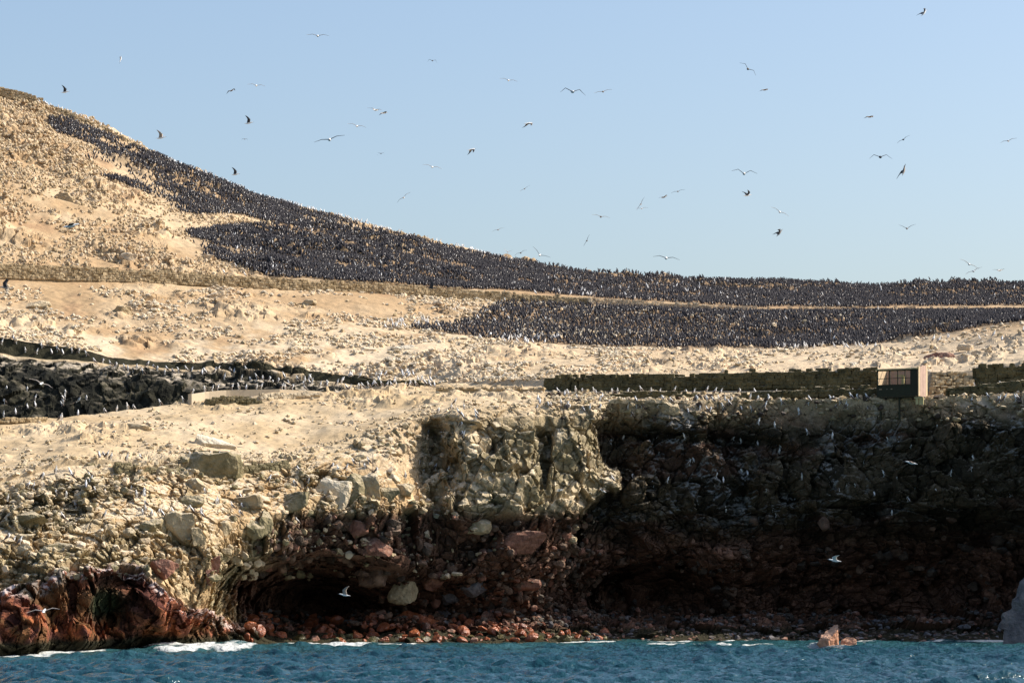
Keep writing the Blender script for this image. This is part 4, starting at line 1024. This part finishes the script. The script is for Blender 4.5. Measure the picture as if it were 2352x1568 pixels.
FLY = [ # x, y, span in picture units, screen tilt, yaw (0 = away, 90 = left), inner, outer wing angle, wing, body, label
 (730, 82, 42, -2, 0, 15, -12, 'wingpale', 'white', 'pale gliding seabird highest in the left half of the sky'),
 (277, 136, 24, 68, -70, 8, 0, 'wingdark', 'white', 'seabird banking with upright wings, high above the left ridge'),
 (149, 211, 28, 0, -90, 60, 80, 'wingdark', 'white', 'seabird with raised dark wings just above the skyline wall at top left'),
 (531, 208, 26, 14, -35, 15, -45, 'wingdark', 'brown', 'small dark seabird with one wing hanging, left of a pale glider'),
 (589, 196, 34, -6, 0, 15, -15, 'wingpale', 'white', 'pale glider right of the small dark drooping one'),
 (993, 139, 24, -4, 10, 18, -60, 'wingdark', 'brown', 'small black bird with hanging wing tips high in the centre'),
 (1168, 184, 34, -10, 0, 14, -12, 'wingpale', 'white', 'pale glider between the small black bird and the large white-bodied one'),
 (1315, 210, 56, -5, 10, 22, -42, 'wingdark', 'white', 'large white-bodied seabird with black arched wings in the upper centre'),
 (1385, 210, 34, 12, 0, 10, -8, 'wingpale', 'wingpale', 'faint slim glider right beside the large white-bodied seabird'),
 (862, 252, 32, -14, -30, 18, -10, 'wingpale', 'white', 'left bird of an overlapping flying pair'),
 (881, 259, 28, -2, -60, 15, -40, 'wingdark', 'white', 'right bird of an overlapping flying pair'),
 (571, 282, 30, 0, -90, 65, 75, 'wingdark', 'white', 'bird with wings held straight up, above a small drooping one left of centre'),
 (562, 319, 18, 0, 0, 10, -75, 'wingdark', 'brown', 'tiny bird with both wings hanging, below the straight-up one'),
 (369, 316, 34, 0, -90, 50, 60, 'wingpale', 'white', 'small white bird just off the left ridge line'),
 (820, 289, 36, -12, 0, 15, -12, 'wingpale', 'white', 'slim glider below the overlapping pair'),
 (757, 320, 58, 13, 0, 12, -8, 'wingdark', 'white', 'large glider with long dark wings left of centre'),
 (875, 352, 20, 0, 0, 12, -70, 'wingdark', 'wingdark', 'tiny black bird right of and below the large glider'),
 (1213, 283, 34, 0, -60, -15, -30, 'brown', 'white', 'flapping brownish bird in the middle of the sky'),
 (1082, 343, 30, 5, -65, -20, -45, 'wingdark', 'white', 'small flapping bird with a lowered dark wing in the sky centre'),
 (993, 383, 36, -13, 0, 14, -12, 'wingpale', 'white', 'pale glider above the bare crest in mid sky'),
 (540, 400, 29, 0, -90, 60, 75, 'wingdark', 'white', 'bird with raised dark wings touching the left ridge line'),
 (927, 453, 32, 38, 0, 12, -14, 'wingpale', 'white', 'white bird tilted steeply above the middle of the ridge'),
 (1205, 433, 22, 30, 0, 6, -4, 'wingpale', 'wingpale', 'small slim bird tilted right of the steep white one'),
 (1380, 497, 34, -10, 0, 14, -10, 'wingpale', 'brown', 'brownish glider over the centre right part of the sky'),
 (1472, 468, 28, 60, 0, 6, 2, 'wingpale', 'white', 'white bird flying almost on edge, top of a close pair'),
 (1474, 478, 24, 6, 0, 10, -10, 'wingpale', 'white', 'flat gliding bird just under the one on edge'),
 (1525, 452, 26, 12, -60, 12, 5, 'brown', 'wingpale', 'tiny brown bird left of a slim dark one'),
 (1557, 439, 26, 14, 0, 10, -12, 'wingdark', 'wingpale', 'slim dark bird right of the tiny brown one'),
 (1348, 552, 24, 64, 0, 6, 2, 'wingdark', 'wingpale', 'slim bird on edge above the flat part of the colony'),
 (1144, 527, 24, 18, 0, 10, -12, 'wingpale', 'wingpale', 'slim faint bird above the last bare crest of the ridge'),
 (1166, 578, 20, -10, 0, 35, 30, 'wingpale', 'wingpale', 'small bird with vee wings just over the ridge line'),
 (1196, 580, 26, 24, 0, 15, -18, 'wingdark', 'brown', 'dark arched bird just over the ridge, beside the small vee-winged one'),
 (1240, 585, 40, -32, 0, 25, 15, 'wingdark', 'white', 'white bird with vee-shaped grey wings just over the colony'),
 (1530, 592, 50, -7, 0, 12, -14, 'wingdark', 'white', 'long-winged white bird low over the colony in the right centre'),
 (1709, 398, 52, -6, 0, 32, -20, 'wingdark', 'white', 'white bird with black-tipped bent wings in the right sky'),
 (1716, 448, 30, 0, -70, 35, 40, 'wingdark', 'white', 'small flapping bird straight below the black-tipped one'),
 (1791, 486, 38, -28, 0, 12, -12, 'wingpale', 'white', 'pale glider slanting down to the right'),
 (1790, 535, 34, 40, -75, 25, 25, 'wingdark', 'wingpale', 'small banking bird below the slanting pale glider'),
 (2022, 360, 48, 0, 0, 20, -38, 'wingdark', 'wingdark', 'black bird with evenly arched wings in the right sky'),
 (2076, 391, 46, 62, -60, 12, 8, 'wingdark', 'wingpale', 'large banking bird right of the evenly arched black one'),
 (2075, 320, 28, 32, 0, 10, -6, 'wingdark', 'wingdark', 'slim dark slanting bird above the large banking one'),
 (1997, 268, 28, -8, -60, 12, -30, 'brown', 'wingpale', 'small brown bird above the arched black one'),
 (2316, 323, 32, 16, 0, 12, -10, 'brown', 'white', 'brownish glider near the right edge of the sky'),
 (2083, 524, 34, 2, 0, 32, 20, 'wingdark', 'wingpale', 'grey bird with shallow vee wings at lower right of the sky'),
 (1718, 158, 42, -38, 0, 25, -30, 'wingdark', 'brown', 'bird with sharply bent wings high in the right half'),
 (1756, 206, 26, -4, -60, 8, -20, 'brown', 'wingpale', 'tiny brown bird right of and below the sharply bent one'),
 (2122, 30, 34, 38, -70, 25, 20, 'wingdark', 'white', 'white-headed bird at the very top right'),
 (2226, 606, 40, -28, 0, 10, -10, 'wingpale', 'white', 'slim bird slanting over the colony at the far right'),
 (2236, 622, 34, 24, 0, 12, -8, 'wingpale', 'white', 'white bird under the slanting one at far right'),
 (2296, 620, 28, -2, -50, 12, 5, 'brown', 'white', 'low brownish bird near the right edge over the colony'),
 (162, 518, 60, 3, -78, 8, -8, 'brown', 'white', 'large brown-and-white bird gliding in front of the left hillside'),
 (12, 660, 38, 0, 90, 62, 80, 'wingdark', 'wingpale', 'dark bird with raised wings at the left edge under the stone wall'),
 (555, 663, 32, 4, 20, 15, -45, 'wingdark', 'wingdark', 'black bird with arched wings in front of the slope'),
 (990, 660, 34, -18, -90, 65, 80, 'wingdark', 'wingdark', 'black bird flying upright in front of the long stone wall'),
 (1127, 765, 44, -8, 0, 14, -55, 'wingdark', 'white', 'white-backed bird with hanging wings over the near colony edge'),
 (1543, 810, 46, -3, 0, 28, 15, 'wingdark', 'wingdark', 'dark bird with spread vee wings over the sand below the colony'),
 (2094, 1062, 44, -4, 80, 10, -20, 'brown', 'white', 'white-headed bird gliding before the shaded cliff under the hut'),
 (1918, 1286, 46, 0, 85, 30, 25, 'white', 'white', 'bright white bird low before the shaded cliff above the islet rock'),
 (792, 1365, 40, 0, 90, 65, 60, 'wingpale', 'white', 'white and grey bird flying in front of the left sea cave'),
 (181, 917, 40, 55, 40, 15, 5, 'brown', 'white', 'brown banking bird in front of the dark cove'),
 (95, 880, 46, -22, 0, 10, -8, 'wingpale', 'white', 'grey glider slanting in front of the dark cove'),
 (1385, 1126, 30, -20, 60, 20, 10, 'brown', 'white', 'small white bird flying past the dark cliff block'),
 (101, 1402, 62, 6, 0, 12, -8, 'wingpale', 'white', 'grey long-winged bird gliding in front of the red headland'),
 (442, 1490, 34, 0, 0, 10, -60, 'wingpale', 'wingpale', 'grey bird skimming the white surf'),
 (1285, 1125, 26, 0, -85, 15, 10, 'white', 'white', 'tiny white bird flying beside the foot of the buttress'),
]
for (x, y, span, tilt, yw, inn, out, wm, bm_, lab) in FLY:
    Y = min(1.62 / (span * K) * F, 560)
    i = None
    if y > 640 or x < 60:
        i = near(x, y, 10, False)
        if i is not None: Y = min(Y, Gf[i, 1] - 6)
    s = 1.25 * span * K * Y / F / 1.62
    r = obj('flying_seabird', FB[bm_]); r.location = unp(x, y, Y).tolist()
    mat_ = Matrix.Rotation(R(-tilt), 4, 'Y') @ Matrix.Rotation(R(yw), 4, 'Z') @ Matrix.Rotation(R(8), 4, 'X')
    r.rotation_euler = mat_.to_euler(); r.scale = (s, s, s)
    obj('wing', wing_mesh(inn, out, 1, wm), r); obj('wing', wing_mesh(inn, out, -1, wm), r); obj('beak', FK, r)
    tag(r, lab, 'flying seabird', 'seabirds on the wing')

# ------------------------------------------------------------------ the sea
def stretch(lo, a, b, hi, step, n):
    mid = np.arange(a, b, step); g1_ = b + (hi - b) * (np.linspace(0, 1, n)[1:] ** 3); g0 = a - (a - lo) * (np.linspace(1, 0, n)[:-1] ** 3)
    return np.concatenate([g0, mid, g1_])
WX = stretch(-4000, -78, 78, 4000, .22, 26); WY = stretch(-3000, 165, 335, 6000, .36, 26)
gx, gy = np.meshgrid(WX, WY)
fade = sm(-np.abs(gx), -110, -78) * sm(gy, 120, 165) * sm(-gy, -380, -335)
z = np.zeros_like(gx); r = np.random.default_rng(11)
P2 = np.stack([gx, gy, 0 * gx], -1)
wx_ = gx + 2.0 * fbm(P2, 9, 2, 800); wy_ = gy + 2.0 * fbm(P2, 9, 2, 802)
for k in range(34):
    L = 1.1 * 1.115 ** k if k < 24 else r.uniform(3, 9)
    a = r.normal(0, .55) + R(-100); kx, ky = math.cos(a) * 2 * math.pi / L, math.sin(a) * 2 * math.pi / L
    ph = r.uniform(0, 6.28); amp = .033 * L ** .55
    q = np.sin(wx_ * kx + wy_ * ky + ph); z += amp * (1 - 2 * np.abs(q)) * .55 + amp * .5 * np.sin(wx_ * kx * .5 + wy_ * ky * .5 + ph)
z -= z.mean()
wpx, wpy = proj(np.stack([gx, np.maximum(gy, 1), 0 * gx], -1))
wpxc = np.clip(wpx, -420, 2800)
ysh = Y_sh(wpxc); dist = ysh - gy
calm = .35 + .65 * sm(dist, 2, 26)
z = z * calm * fade
nzf = fbm(P2 * [1, .45, 1], 2.2, 4, 820); nzl = fbm(P2 * [.35, .5, 1], 5, 3, 824)
# breaking surge off the headland
sg = np.exp(-((wpx - 420) / 190) ** 2) * np.exp(-((wpy - (1496 - (wpx - 200) * .018)) / 5.5) ** 2)
sg2 = np.exp(-((wpx - 760) / 170) ** 2) * np.exp(-((wpy - (1490 - (wpx - 620) * .02)) / 2.6) ** 2)
z += fade * (.55 * sg * (1 + .9 * nzf) + .18 * sg2)
foam = np.zeros_like(gx)
foam += sm(1.4 * np.exp(-np.abs(dist - 1.5) / 3.2) + 1.1 * nzf + .8 * nzl - .15, .5, .9) * sm(-dist, -9, -5) * sm(wpx, -50, 0)
foam += 1.0 * sm(sg * .9 + nzf * 1.5, .5, 1.0) * sm(sg, .1, .3)
foam += .95 * sm(sg2 * .9 + nzf * 1.3, .5, .95) * sm(sg2, .1, .3)
foam += .95 * sm(np.exp(-((wpy - 1479.5) / 3.2) ** 2) * np.exp(-((wpx - 1560) / 330) ** 2) * 1.1 + nzl * .5 + nzf * .35 - .1, .6, .85) * sm(np.abs(wpy - 1479.5), 9, 4)
foam += .8 * sm(np.exp(-((wpy - 1500) / 1.6) ** 2) * np.exp(-((wpx - 60) / 130) ** 2) + nzf * .6, .5, .8) * sm(-np.abs(wpy - 1500), -6, -3)
isl = np.hypot(gx - unp(1912, 1480, 281)[0], (gy - 280) * .6); foam += sm(1.1 - isl / 3.2 + nzf * .6, .3, .7) * .6
foam = np.clip(foam, 0, 1) * fade
shal = np.clip(1.1 * sm(-np.maximum(dist, 0) + 10 * nzl, -42, -8) * (.75 + .4 * nzl) + .5 * sg, 0, 1) * fade
me = mesh_from('sea', np.stack([gx, gy, z], -1), quad(*gx.shape), None if False else [bpy.data.materials.new('sea water')], np.stack([foam, shal, 0 * foam], -1), smooth=True)
sea = obj('sea', me); tag(sea, kind='structure')
m = me.materials[0]; m.use_nodes = True; t = m.node_tree; b = t.nodes['Principled BSDF']
b.inputs['IOR'].default_value = 1.33; b.inputs['Specular IOR Level'].default_value = .5
at = nd(t, 'ShaderNodeAttribute', attribute_name='Col'); sp = nd(t, 'ShaderNodeSeparateColor'); t.links.new(at.outputs['Color'], sp.inputs[0])
geo = nd(t, 'ShaderNodeNewGeometry')
n1 = nd(t, 'ShaderNodeTexNoise'); n1.inputs['Scale'].default_value = 2.2; n1.inputs['Detail'].default_value = 6
mp = nd(t, 'ShaderNodeMapping'); mp.inputs['Scale'].default_value = (.8, .5, 1); t.links.new(geo.outputs['Position'], mp.inputs[0]); t.links.new(mp.outputs[0], n1.inputs[0])
mx = nd(t, 'ShaderNodeMix', data_type='RGBA'); mx.inputs[6].default_value = (.008, .048, .066, 1); mx.inputs[7].default_value = (.026, .085, .095, 1)
t.links.new(sp.outputs[1], mx.inputs[0])
n2 = nd(t, 'ShaderNodeTexNoise'); n2.inputs['Scale'].default_value = 1.9; n2.inputs['Detail'].default_value = 9; n2.inputs['Roughness'].default_value = .75
t.links.new(geo.outputs['Position'], n2.inputs[0])
fm = nd(t, 'ShaderNodeMath', operation='MULTIPLY_ADD'); fm.inputs[1].default_value = 1.5; t.links.new(n2.outputs[0], fm.inputs[0]); t.links.new(sp.outputs[0], fm.inputs[2])
fr = nd(t, 'ShaderNodeMapRange'); fr.inputs['From Min'].default_value = 1.15; fr.inputs['From Max'].default_value = 1.85; t.links.new(fm.outputs[0], fr.inputs[0])
mf = nd(t, 'ShaderNodeMath', operation='MULTIPLY'); t.links.new(fr.outputs[0], mf.inputs[0])
gt = nd(t, 'ShaderNodeMath', operation='GREATER_THAN'); gt.inputs[1].default_value = .02; t.links.new(sp.outputs[0], gt.inputs[0]); t.links.new(gt.outputs[0], mf.inputs[1])
m2 = nd(t, 'ShaderNodeMix', data_type='RGBA'); m2.inputs[7].default_value = (.62, .63, .60, 1); t.links.new(mf.outputs[0], m2.inputs[0]); t.links.new(mx.outputs[2], m2.inputs[6])
t.links.new(m2.outputs[2], b.inputs['Base Color'])
rr = nd(t, 'ShaderNodeMapRange'); rr.inputs['To Min'].default_value = .12; rr.inputs['To Max'].default_value = .8; t.links.new(mf.outputs[0], rr.inputs[0]); t.links.new(rr.outputs[0], b.inputs['Roughness'])
bp = nd(t, 'ShaderNodeBump'); bp.inputs['Distance'].default_value = .3; bp.inputs['Strength'].default_value = 1; t.links.new(n1.outputs[0], bp.inputs['Height']); t.links.new(bp.outputs[0], b.inputs['Normal'])

# ------------------------------------------------------------------ sea bed, far below, so that nothing is see-through at the shore
sb = obj('seabed', mesh_from('seabed', np.array([(-4000, -3000, -6), (4000, -3000, -6), (4000, 6000, -6), (-4000, 6000, -6)]), np.array([[0, 1, 2, 3]]), M['dark'])); tag(sb, kind='structure')
